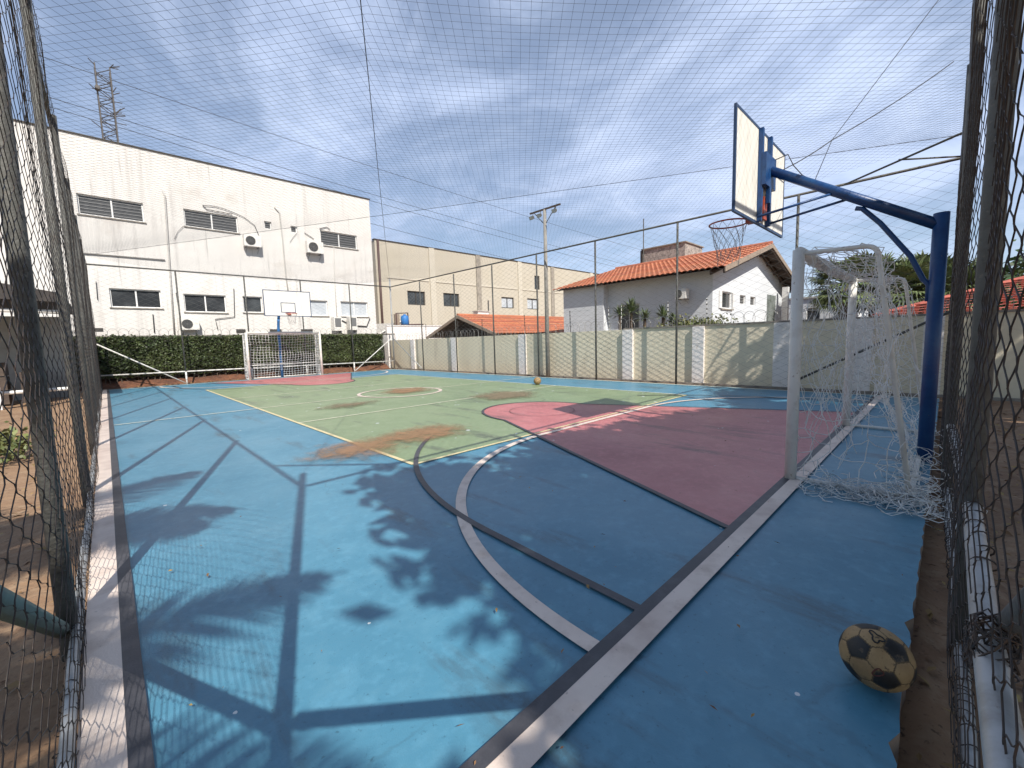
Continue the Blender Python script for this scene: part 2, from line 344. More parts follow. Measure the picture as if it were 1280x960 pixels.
# volleyball
line('volleyball_line', [(VX0, VY0), (VX0, VY1)], .055, 'line_yellow')
line('volleyball_line', [(VX1, VY0), (VX1, VY1)], .05, 'line_cream')
line('volleyball_line', [(VX0, VY0), (VX1, VY0)], .05, 'line_yellow')
line('volleyball_line', [(VX0, VY1), (VX1, VY1)], .05, 'line_cream')
line('attack_line', [(VX0, 7.98), (VX1, 7.98)], .05, 'line_cream')
line('attack_line', [(VX0, 13.5), (VX1, 13.5)], .05, 'line_cream')
line('halfway_line', [(.0, 10.72), (11.5, 10.72)], .05, 'line_cream')
line('centre_circle', arc(CX, 10.72, 1.12, 0, 2 * PI, 64)[:-1], .10, 'line_white', True)
# penalty areas
def pen(): return arc(7.47, GY0, 3.02, 0, PI / 2) + arc(4.43, GY0, 3.02, PI / 2, PI)
line('penalty_line', pen(), .085, 'line_white'); line('penalty_line', mirror(pen()), .085, 'line_white')
# three point line
tp = [(1.78, GY0 + .06), (1.80, 1.5), (1.825, 1.95)] + arc(CX, 2.0, 4.10, PI - .03, 2.28, 30)
line('three_point_line', tp, .055, 'line_black')
tp2 = arc(CX, 2.0, 4.10, .80, .02, 26) + [(10.05, 2.0), (10.05, GY0 + .06)]
line('three_point_line', tp2, .055, 'line_black')
line('three_point_line', mirror(tp), .05, 'line_black')
# key outlines
ko = key_outline()[::-1]
line('key_line', ko, .05, 'line_black'); line('key_line', mirror(ko), .05, 'line_black')
line('free_throw_circle', arc(CX, 5.35, .62, .0, 2*PI, 30)[:-1], .014, 'key_ring', True)
# touch lines
line('side_line', [(-.128, .05), (-.128, 21.5)], .122, 'line_white')
line('side_line', [(-.036, .05), (-.036, 21.5)], .062, 'line_black')
line('goal_line', [(-.06, .884), (11.3, .884)], .10, 'line_white')
line('goal_line', [(-.06, .964), (11.3, .964)], .06, 'line_black')
line('joint', [(4.18, .83), (4.06, .06)], .009, 'line_black'); line('joint', [(9.0, .83), (9.0, .06)], .009, 'line_black')
line('goal_line', [(-.06, GY1), (11.3, GY1)], .07, 'line_cream')
line('side_line', [(11.33, .05), (11.33, 21.5)], .06, 'line_cream')

def stain(name, P, z, m, step=.12):
    """irregular worn patch: grid mesh with a 'fade' attribute falling off towards the outline"""
    P = np.array(P); x0, y0 = P.min(0) - .6; x1, y1 = P.max(0) + .6
    X = np.arange(x0, x1, step); Y = np.arange(y0, y1, step); n = len(P)
    def sd(p):
        dmin = 1e9; ins = False
        for i in range(n):
            a, b = P[i], P[(i + 1) % n]; t = max(0, min(1, np.dot(p - a, b - a) / np.dot(b - a, b - a))); dmin = min(dmin, np.linalg.norm(p - a - t * (b - a)))
            if (a[1] > p[1]) != (b[1] > p[1]) and p[0] < (b[0] - a[0]) * (p[1] - a[1]) / (b[1] - a[1]) + a[0]: ins = not ins
        return dmin if ins else -dmin
    V = []; fade = []
    for y in Y:
        for x in X: V.append((x, y, z)); fade.append(max(0, min(1, sd(np.array([x, y])) / 1.0 + .45)))
    k = len(X); Fq = np.array([(j * k + i, j * k + i + 1, (j + 1) * k + i + 1, (j + 1) * k + i) for j in range(len(Y) - 1) for i in range(k - 1)])
    o = np_mesh(name, V, Fq, MT[m]); a = o.data.attributes.new('fade', 'FLOAT', 'POINT'); a.data.foreach_set('value', np.array(fade, dtype=np.float32))
    return tag(o, kind='structure')
stain('worn_patch', [(1.6, 5.25), (2.05, 5.72), (2.7, 5.65), (3.27, 5.85), (3.85, 5.75), (4.0, 5.3), (3.6, 4.95), (3.08, 4.95), (2.75, 5.1), (2.4, 4.75), (1.95, 4.9)], .022, 'stain_brown')
stain('worn_patch', [(6.4, 8.1), (7.5, 8.45), (8.0, 7.5), (7.3, 6.85), (6.3, 7.15)], .0225, 'stain_dull')
stain('worn_patch', [(5.5, 10.9), (6.2, 11.6), (6.9, 11.2), (6.6, 10.3), (5.7, 10.2)], .023, 'stain_brown')
stain('worn_patch', [(3.2, 9.3), (3.7, 9.8), (4.6, 9.5), (3.9, 9.0)], .0235, 'stain_dull')

# loose dry leaves on the dirt strip and the slab
b = MB()
def dry_leaf(b, x, y, z, s):
    a = random.uniform(0, 2 * PI); t = random.uniform(-.5, .5); u = Vector((math.cos(a), math.sin(a), t * .4)); w = Vector((-math.sin(a), math.cos(a), random.uniform(-.4, .4)))
    c = Vector((x, y, z)); b.add([c - u * s, c - w * s * .4, c + u * s, c + w * s * .4 + Vector((0, 0, s * .3))], [(0, 1, 2, 3)])
for i in range(700): dry_leaf(b, random.uniform(.6, 11), random.uniform(-.9, .03), -.10 + random.uniform(0, .02), random.uniform(.015, .045))
for i in range(420): dry_leaf(b, random.uniform(-2.2, -.2), random.uniform(.8, 14), -.10 + random.uniform(.0, .02), random.uniform(.015, .05))
for i in range(150): dry_leaf(b, random.uniform(0, 11), abs(random.gauss(0, 2.2)) + .06, .028, random.uniform(.005, .020))
for i in range(160): dry_leaf(b, random.uniform(.2, 11.5), random.uniform(21.55, 22.4), -.01, random.uniform(.03, .09))
tag(b.build('leaf_litter', MT['leaf_dry']), 'dry brown leaves scattered on the bare earth round the court', 'leaf litter', kind='stuff')

# ------------------------------------------------------------------ fences
FH = 4.5
def chain(Wd, h, u0, u1, z0, z1, r, tof, nrm, wob=.0, nmul=1.0):
    """zigzag chain link wires; tof(u,z)->point base arrays, nrm = unit normal"""
    q = 4 if Wd < .12 else 1                                   # samples per half wave: rounded loops on the near fences
    nw = int((u1 - u0) / Wd); K = int((z1 - z0) / h) * q + 1
    i = np.arange(nw)[:, None]; k = np.arange(K)[None, :]; ph = PI * k / q
    wave = np.cos(ph); wave = np.sign(wave) * np.abs(wave) ** .8
    sgn = np.where(i % 2 == 0, 1., -1.)
    u = u0 + (i + .5) * Wd + (Wd / 2) * wave * sgn; z = z0 + k * h / q + 0. * i
    if wob:
        u = u + wob * (np.sin(z * 7 + u0 + i * .35) * .5 + np.sin(z * 2.1 + i * .11)) + np.repeat(rng.normal(0, wob * .3, (nw, K // q + 1)), q, 1)[:, :K]
        z = z + wob * np.sin(i * .5 + z * 3.) * .8 + rng.normal(0, wob * .35, (nw, 1))
    P = tof(u, z) + (np.cos(ph) * sgn * 0 + np.where((k // q) % 2 == 0, 1., -1.) * r * .6 + (wob * 1.2 * nmul * (np.sin(u * 3.1 + z * 1.7) + np.sin(u * 1.3 - z * 2.9))))[..., None] * np.array(nrm)
    return P
def fence_along_y(X, wireX): return lambda u, z: np.stack([np.full_like(u, wireX), u, z], -1)
def fence_along_x(Y, wireY): return lambda u, z: np.stack([u, np.full_like(u, wireY), z], -1)

# left fence
LX = -.245
t = thing('chain_link_fence', (LX, 11, 0), 'tall weathered chain link fence along the left side line, seen edge on', 'fence')
P = chain(.088, .056, -.05, 22, .0, FH, .0019, fence_along_y(LX, -.19), (1, 0, 0), .009)
V, Fq = strands(P, .0019, (1, 0, 0), (0, 1, 0)); np_mesh('mesh', V, Fq, MT['wire'], t)
for i, y in enumerate([2.85, 5.6, 8.4, 11.2, 14, 16.8, 19.4]):
    b = MB(); lean = .035; b.tube([(LX, y, -.2), (LX + lean * .4, y, 2), (LX + lean, y, FH)], .036, 12); b.build('post', MT['galv_dark'], t, smooth=True)
b = MB(); b.tube([(LX, -.12, FH), (LX, 22, FH)], .024, 8); b.build('top_rail', MT['galv_dark'], t, smooth=True)
b = MB(); b.tube([(-.215 + random.uniform(-.006, .006), y * .5, .035 + random.uniform(-.012, .012)) for y in range(0, 45)], .021, 8)
b.build('bottom_rail', MT['galv'], t, smooth=True)
b = MB(); b.tube([(LX - .02, -.1, 1.74), (LX - .02, 2.95, -.02)], .032, 10); b.build('brace', mat('brace_green', (.10, .16, .13), .5, [(9, (.07, .09, .08), .45, .7, 6)], bump=.1), t, smooth=True)
b = MB(); b.tube([(LX, 19.5, 0), (LX, 22, 1.85)], .022, 8); b.build('brace', MT['white_bar'], t, smooth=True)
b = MB()                                                       # tie wires wound round the bottom rail
P = []; y = 1.0; a = 0.
while y < 12:
    y += .0065 + .004 * math.sin(a * .13); a += .5; rr = .0245 + .004 * math.sin(a * 2.3); P.append((-.215 + rr * math.cos(a), y, .035 + rr * math.sin(a)))
b.tube(P, .0021, 4)
b.build('tie_wire', MT['wire'], t)

# near fence behind the near goal
NY = -.11
def nfy(x): return np.interp(x, [0, 2.62, 5.2, 7.8, 11.75], [-.13, -.11, -.06, -.05, -.05])
t = thing('chain_link_fence', (6, NY, 0), 'dark chain link fence behind the blue pole, running out of the right edge', 'fence')
P = chain(.088, .056, .75, 11.75, -.02, FH, .0019, lambda u, z: np.stack([u, nfy(u) + .034, z], -1), (0, 1, 0), .008)
V, Fq = strands(P, .0019, (1, 0, 0), (0, 1, 0)); np_mesh('mesh', V, Fq, MT['wire'], t)
for x in (2.62, 5.2, 7.8, 10.0):
    b = MB(); y = float(nfy(x)); b.tube([(x, y, -.25), (x, y + .008, 2), (x, y + .02, FH)], .036, 12); b.build('post', MT['galv_dark'], t, smooth=True)
b = MB(); b.tube([(x, float(nfy(x)), FH) for x in (-.2, 2.62, 5.2, 7.8, 11.75)], .024, 8); b.build('top_rail', MT['galv_dark'], t, smooth=True)
b = MB(); b.tube([(1.1 + .4 * k, float(nfy(1.1 + .4 * k)) + random.uniform(-.008, .008), -.05 + random.uniform(-.012, .012)) for k in range(27)], .021, 8); b.build('bottom_rail', MT['galv'], t, smooth=True)
b = MB(); b.tube([(-.2, NY - .03, 1.74), (2.5, NY - .03, -.05)], .030, 10); b.build('brace', MT['galv_dark'], t, smooth=True)
b = MB(); b.tube([(.42, NY, .63), (1.5, NY + .006, .60), (2.62, NY, .58), (3.9, float(nfy(3.9)), .54), (5.2, float(nfy(5.2)), .50)], .028, 12); b.build('middle_rail', MT['galv'], t, smooth=True)
b = MB(); P = []; x = 1.9; a = 0.
while x < 5:
    x += .0075 + .004 * math.sin(a * .09); a += .5; rr = .031 + .004 * math.sin(a * 2.3); P.append((x, float(nfy(x)) + rr * math.cos(a), float(np.interp(x, [1.5, 2.62, 3.9, 5.2], [.60, .58, .54, .50])) + rr * math.sin(a)))
b.tube(P, .0028, 4); b.build('tie_wire', MT['wire'], t)
b = MB(); b.tube([(.75, NY, FH - .01), (-.22, .92, FH - .01)], .02, 8); b.build('corner_brace', MT['galv_dark'], t, smooth=True)
b = MB(); b.tube([(10.2, NY, FH - .01), (11.75, 1.7, FH - .01)], .02, 8); b.build('corner_brace', MT['galv_dark'], t, smooth=True)
b = MB(); b.tube([(10.95, .8, FH), (11.75, -.08, FH)], .016, 8); b.build('corner_brace', MT['galv_dark'], t, smooth=True)
b = MB()
P = []; x = 1.2; a = 0.
while x < 7:
    x += .0048 + .003 * math.sin(a * .11); a += .5; rr = .0255 + .004 * math.sin(a * 2.3); P.append((x, float(nfy(x)) + rr * math.cos(a), -.05 + rr * math.sin(a)))
b.tube(P, .0024, 4); b.build('tie_wire', MT['wire'], t)
b = MB(); P = []; x0, zz = 1.5, .66
for k in range(420):                                           # tangle of wire where brace and mesh meet
    P.append((1.5 + .16 * math.sin(k * .031) + .035 * math.cos(k * .83), NY + .036 * math.sin(k * .83), .56 - .54 * (.16 * math.sin(k * .031)) + .05 * math.sin(k * .61) + .02 * math.sin(k * 1.7)))
b.tube(P, .0022, 4)
b.build('tie_wire', MT['wire'], t)

# far fence
FY = 21.95
t = thing('chain_link_fence', (6, FY, 0), 'grey chain link fence with white low rail in front of the hedge', 'fence')
P = chain(.17, .085, -.2, 11.8, .0, FH + .1, .003, fence_along_x(FY, FY - .04), (0, 1, 0), .006, .2)
V, Fq = strands(P, .0042, (1, 0, 0), (0, 1, 0)); np_mesh('mesh', V, Fq, MT['wire_far'], t)
for x in (2.35, 4.75, 7.1, 9.5): b = MB(); b.tube([(x, FY, -.1), (x, FY, .5)], .033, 10); b.build('post_base', MT['white_bar'], t, smooth=True); b = MB(); b.tube([(x, FY, .48), (x, FY, FH + .1)], .030, 10); b.build('post', MT['galv_dark'], t, smooth=True)
b = MB(); b.tube([(-.25, FY, FH + .1), (11.85, FY, FH + .1)], .03, 8); b.build('top_rail', MT['galv_dark'], t, smooth=True)
b = MB(); b.tube([(-.25, FY, .52), (11.85, FY, .44)], .026, 8); b.build('low_rail', MT['white_bar'], t, smooth=True)
b = MB(); b.tube([(-.2, FY + .03, 1.7), (2.3, FY + .03, .03)], .026, 8); b.build('brace', MT['white_bar'], t, smooth=True)
b = MB(); b.tube([(11.8, FY + .03, 1.75), (9.55, FY + .03, .03)], .026, 8); b.build('brace', MT['white_bar'], t, smooth=True)

# right fence with its corner posts
RX = 11.8
t = thing('chain_link_fence', (RX, 11, 0), 'long grey chain link fence in front of the beige boundary wall', 'fence')
P = chain(.17, .085, -.05, 21.9, .0, FH, .0028, fence_along_y(RX, RX - .04), (1, 0, 0), .006, .2)
V, Fq = strands(P, .0040, (1, 0, 0), (0, 1, 0)); np_mesh('mesh', V, Fq, MT['wire_far'], t)
for y in (2.55, 5.4, 8.15, 10.75, 13.25, 15.9, 18.8): b = MB(); b.tube([(RX, y, -.1), (RX, y, FH)], .030, 10); b.build('post', MT['galv_dark'], t, smooth=True)
for y, x, h in ((FY, RX + .05, 5.05), (NY, RX, 4.9)): b = MB(); b.tube([(x, y, -.1), (x, y, h)], .042, 10); b.build('corner_post', MT['galv'], t, smooth=True)
b = MB(); b.tube([(RX, NY, FH), (RX, FY, FH + .08)], .028, 8); b.build('top_rail', MT['galv_dark'], t, smooth=True)
b = MB(); b.tube([(RX + .03, -.1, 1.72), (RX + .03, 2.5, .2)], .026, 8); b.build('brace', MT['galv_dark'], t, smooth=True)
b = MB(); b.tube([(RX + .05, FY, 1.75), (RX + .05, 19.0, .05)], .026, 8); b.build('brace', MT['galv'], t, smooth=True)
t2 = thing('corner_post', (-.245, -.12, 0), 'steel corner post where the left and near fences meet', 'post')
b = MB(); b.tube([(-.245, -.12, -.2), (-.245, -.12, 4.95)], .034, 12); b.build('pipe', MT['galv_dark'], t2, smooth=True)
t2 = thing('corner_post', (-.25, FY, 0), 'rusty corner post at the far left of the court', 'post')
b = MB(); b.tube([(-.25, FY, -.2), (-.25, FY, 4.95)], .05, 12); b.build('pipe', MT['galv_dark'], t2, smooth=True)

# overhead net, tented on two diagonal cables
X0, X1, Y0, Y1 = -.24, 11.8, -.1, 21.95
def netz(x, y):
    a = np.abs((x - (X0 + X1) / 2) / ((X1 - X0) / 2)); c = np.abs((y - (Y0 + Y1) / 2) / ((Y1 - Y0) / 2))
    m_ = np.maximum(np.maximum(a, c), 1e-6); s = np.minimum(a, c) / m_
    return 4.88 - (1 - s ** 1.3) * (.36 * m_ ** 1.2) - .10 * np.sin(PI * np.clip(1 - s, 0, 1)) * m_ + .012 * np.sin(x * 2.1 + y * 1.3)
pitch = .105; parts = []
for sgn in (1, -1):
    cs = np.arange(-26, 40, pitch * math.sqrt(2))
    for c in cs:                                     # lines  y = sgn*x + c
        xa, xb = X0, X1
        lo = [(Y0 - c) / sgn, (Y1 - c) / sgn]; xa = max(xa, min(lo)); xb = min(xb, max(lo))
        if xb - xa < .2: continue
        K = 26; x = np.linspace(xa, xb, K); y = sgn * x + c
        P = np.stack([x, y, netz(x, y)], -1)[None]
        parts.append(strands(P, .0016, (.7071 * 1, -.7071 * sgn, 0), (0, 0, 1)))
t = thing('overhead_net', (5.8, 10.9, 4.6), 'thin dark square mesh net stretched over the whole court', 'net')
V, Fq = merge(parts); np_mesh('mesh', V, Fq, MT['net_cord'], t)
def dcable(ax, ay, bx, by, z0, zc):
    return [(ax + (bx - ax) * k / 20, ay + (by - ay) * k / 20, z0 + (zc - z0) * (1 - abs(k / 10 - 1) ** 1.6) + .0) for k in range(21)]
b = MB(); b.tube(dcable(X0, Y0, X1 + .05, Y1, 4.9, 4.89), .0055, 6); b.build('support_cable', MT['cable'], t, smooth=True)
b = MB(); b.tube(dcable(X1, Y0, X0, Y1, 4.9, 4.88), .005, 6); b.build('support_cable', MT['cable'], t, smooth=True)

# tie cords near the near hoop
def cord(name, P, r, label, group=None, m='cable'):
    b = MB(); b.tube(P, r, 6); return tag(b.build(name, MT[m], smooth=True, loc=P[0]), label, 'cable', group)
def sag(a, c, s, n=12):
    a, c = np.array(a, float), np.array(c, float); return [tuple(a + (c - a) * k / n - np.array([0, 0, 4 * s * (k / n) * (1 - k / n)])) for k in range(n + 1)]
cA = np.array([6.3, 1.68, 3.35]); jn = onX(1040, 175, 7.2)
cord('tie_cord', sag(onX(1192, 77, 9.5), jn, .04) + sag(jn, cA, .03)[1:], .007, 'black cord sagging from the near fence to the back of the near backboard')
cord('tie_cord', sag(onX(1176, -4, 7.6), jn, .0) + sag(jn, (5.95, 1.15, 3.02), .0)[1:], .0045, 'thin straight cord crossing above the blue arm from the net')
cord('tie_cord', [tuple(onX(*p, 6.05)) for p in ((962, 203), (985, 193), (992, 207), (1003, 219), (1025, 231))], .006, 'short kinked cable behind the near backboard')

# ------------------------------------------------------------------ goals
def bez(P, n=6, r=.12):
    """polyline with rounded inner corners"""
    P = [Vector(p) for p in P]; out = [P[0]]
    for i in range(1, len(P) - 1):
        a, c, e = P[i - 1], P[i], P[i + 1]; d1 = (a - c).normalized(); d2 = (e - c).normalized(); q = min(r, (a - c).length / 2, (e - c).length / 2)
        s, f = c + d1 * q, c + d2 * q
        for k in range(n + 1): u = k / n; out.append(s * (1 - u) ** 2 + c * 2 * u * (1 - u) + f * u * u)
    return out + [P[-1]]
def soft(shape, amp, it=2):
    a = rng.normal(0, 1, shape)
    for _ in range(it):
        for ax in (0, 1): a = (a + np.roll(a, 1, ax) + np.roll(a, -1, ax)) / 3
    return a / (a.std() + 1e-9) * amp
def net_panel(Pg, r, holes=0.):
    """Pg (R,C,3) knot grid -> cords both ways"""
    parts = []; R_, C_ = Pg.shape[:2]
    for Q in (Pg, Pg.transpose(1, 0, 2)):
        S, K = Q.shape[:2]
        for i in range(S):
            for j in range(K - 1):
                if random.random() < holes: continue
                a, c = Q[i, j], Q[i, j + 1]; d = c - a; L = np.linalg.norm(d) + 1e-9
                mid = (a + c) / 2 + np.array([0, 0, -.12 * L * abs(d[0] * .6 + d[1] * .6) / L]) + rng.normal(0, .05 * L, 3)
                e1 = np.cross(d / L, [.3, .5, .81]); e1 /= np.linalg.norm(e1) + 1e-9; e2 = np.cross(d / L, e1)
                parts.append(strands(np.stack([a, mid, c])[None], r, e1, e2))
    return merge(parts)
def goal(yg, sgn, m_front, m_back, label, r_front, messy):
    """sgn: direction from goal line to the back of the goal (-1 near goal)"""
    xa, xb, H = 4.43, 7.48, 2.06
    t = thing('futsal_goal', ((xa + xb) / 2, yg, 0), label, 'goal')
    for x in (xa, xb):
        b = MB(); b.tube([(x, yg, 0.002), (x, yg, H)], r_front, 16); b.build('goal_post', m_front, t, smooth=True)
        b = MB(); s = .52 if sgn < 0 else .6; e = .80
        b.tube(bez([(x, yg, H - .03), (x, yg + sgn * s, H - .05), (x, yg + sgn * e, .03)], 6, .08), .0185, 8); b.build('side_frame', m_back, t, smooth=True)
        b = MB(); b.tube([(x, yg, .026), (x, yg + sgn * (e - .01), .026)], .02, 8); b.build('ground_bar', m_back, t, smooth=True)
    b = MB(); b.tube([(xa + .02, yg, H - .015), (xb - .02, yg, H - .015)], r_front, 16); b.build('crossbar', m_front, t, smooth=True)
    b = MB(); b.tube([(xa, yg + sgn * .80, .026), (xb, yg + sgn * .80, .026)], .02, 8); b.build('back_bar', m_back, t, smooth=True)
    if sgn > 0: b = MB(); b.tube([(xa, yg + sgn * .70, .62), (xb, yg + sgn * .70, .62)], .018, 8); b.build('middle_bar', m_back, t, smooth=True)
    # net: top+back sheet and two sides
    prof = [Vector(p) for p in bez([(0, 0, H - .01), (0, sgn * .52, H - .05), (0, sgn * .78, .05)], 6, .09)]
    def along(u):
        Ls = [0]
        for i in range(1, len(prof)): Ls.append(Ls[-1] + (prof[i] - prof[i - 1]).length)
        d = u * Ls[-1]
        for i in range(1, len(prof)):
            if d <= Ls[i] + 1e-9: return prof[i - 1].lerp(prof[i], (d - Ls[i - 1]) / max(1e-9, Ls[i] - Ls[i - 1]))
        return prof[-1]
    st = .12; R_ = 22; C_ = int((xb - xa) / st) + 1
    G = np.zeros((R_, C_, 3))
    amp = .045 if messy else .014
    for i in range(R_):
        p = along(i / (R_ - 1))
        for j in range(C_):
            u = j / (C_ - 1); v = i / (R_ - 1); sgd = (.28 if messy else .16) * math.sin(PI * u) * math.sin(PI * min(1, v))
            G[i, j] = (xa + (xb - xa) * u, yg + p.y + sgn * (.03 - sgd * .9 * (v > .2)), p.z - sgd * .55 - (.0 if not messy else .05 * v))
    for k in range(3): G[:, :, k] += soft((R_, C_), amp) * np.sin(np.linspace(0, PI, R_))[:, None] ** .3
    if messy:
        for k in range(3): G[:, :, k] += rng.normal(0, .018, (R_, C_))
    G[:, :, 2] = np.maximum(G[:, :, 2], .012 + rng.random((R_, C_)) * .03)
    parts = [net_panel(G, .0036 if messy else .0075, .04 if messy else 0)]
    for x in (xa, xb):
        R2, C2 = 17, 8; S = np.zeros((R2, C2, 3))
        for i in range(R2):
            z = .02 + (H - .08) * (1 - i / (R2 - 1)); dep = .80 if z < .1 else .52 + .28 * (1 - z / H)
            for j in range(C2): S[i, j] = (x, yg + sgn * dep * j / (C2 - 1), z)
        for k in range(3): S[:, :, k] += soft((R2, C2), amp * (1.2 if k < 2 else .8), 1) * np.sin(np.linspace(.1, PI - .1, C2))[None]
        if messy:
            for k in range(3): S[:, :, k] += rng.normal(0, .022, (R2, C2))
            S[:, :, 0] += .10 * np.sin(np.linspace(0, PI, R2))[:, None] * np.sin(np.linspace(0, PI, C2))[None] * (1 if x == xa else -1)
        S[:, :, 2] = np.maximum(S[:, :, 2], .01)
        parts.append(net_panel(S, .0036 if messy else .0075, .08 if messy else 0))
    if messy:                                                  # slack cords heaped at the foot of the net
        for k in range(130):
            q = random.random()
            if q < .42: x, y = random.gauss(xa - .06, .09), yg + sgn * random.uniform(.12, .92)
            elif q < .70: x, y = random.gauss(xa - .06, .16), yg + sgn * random.gauss(.84, .09)
            else: x, y = random.uniform(xa, xb), yg + sgn * random.gauss(.80, .07)
            z = abs(random.gauss(.0, .10 if q > .42 else .03)) + .012; n = 9; ph = random.uniform(0, 6.3); L = random.uniform(.05, .18)
            zz = z if y > .05 else max(-.09, z - .08)
            pts = [np.array([x + L * math.cos(ph + .9 * i) * (1 + .3 * i / n) + .012 * i * math.cos(ph), y + L * .8 * math.sin(ph + .8 * i), zz + .03 * math.sin(i * 1.1 + ph) ]) for i in range(n)]
            pts = np.array(pts); pts[:, 2] = np.maximum(pts[:, 2], .008 if y > .05 else -.1)
            parts.append(strands(pts[None], .0034, (0, 0, 1), (math.cos(ph), math.sin(ph), 0)))
        for k in range(95):                                    # loose cords hanging in the side and round the crossbar
            x = xa + random.uniform(-.03, .03) if random.random() < .6 else random.uniform(xa, xb); y = yg + sgn * random.uniform(.02, .5); z0 = random.uniform(.8, 1.98); L = random.uniform(.2, .7); ph = random.uniform(0, 6)
            pts = np.array([[x + .03 * math.sin(i * 1.2 + ph) + .004 * i, y + .04 * math.sin(i * .8 + ph), z0 - L * i / 8] for i in range(9)])
            parts.append(strands(pts[None], .0026, (1, 0, 0), (0, 1, 0)))
        for k in range(46):
            x = random.uniform(xa + .2, xb - .05); ph = random.uniform(0, 6)
            pts = np.array([[x + .10 * math.sin(a) + .02 * a, yg + .052 * math.cos(2 * a + ph), H - .015 + .054 * math.sin(2 * a + ph) - .02 * random.random()] for a in np.linspace(0, 5, 10)])
            parts.append(strands(pts[None], .0034, (0, 1, 0), (0, 0, 1)))
    V, Fq = merge(parts); np_mesh('goal_net', V, Fq, MT['cord_white'], t)
    return t
goal(.94, -1, MT['goal_grey'], MT['goal_grey'], 'worn white goal with torn tangled net standing by the blue pole', .047, True)
goal(20.98, 1, MT['goal_white'], MT['white_bar'], 'white goal with neat square net at the far end before the hedge', .05, False)

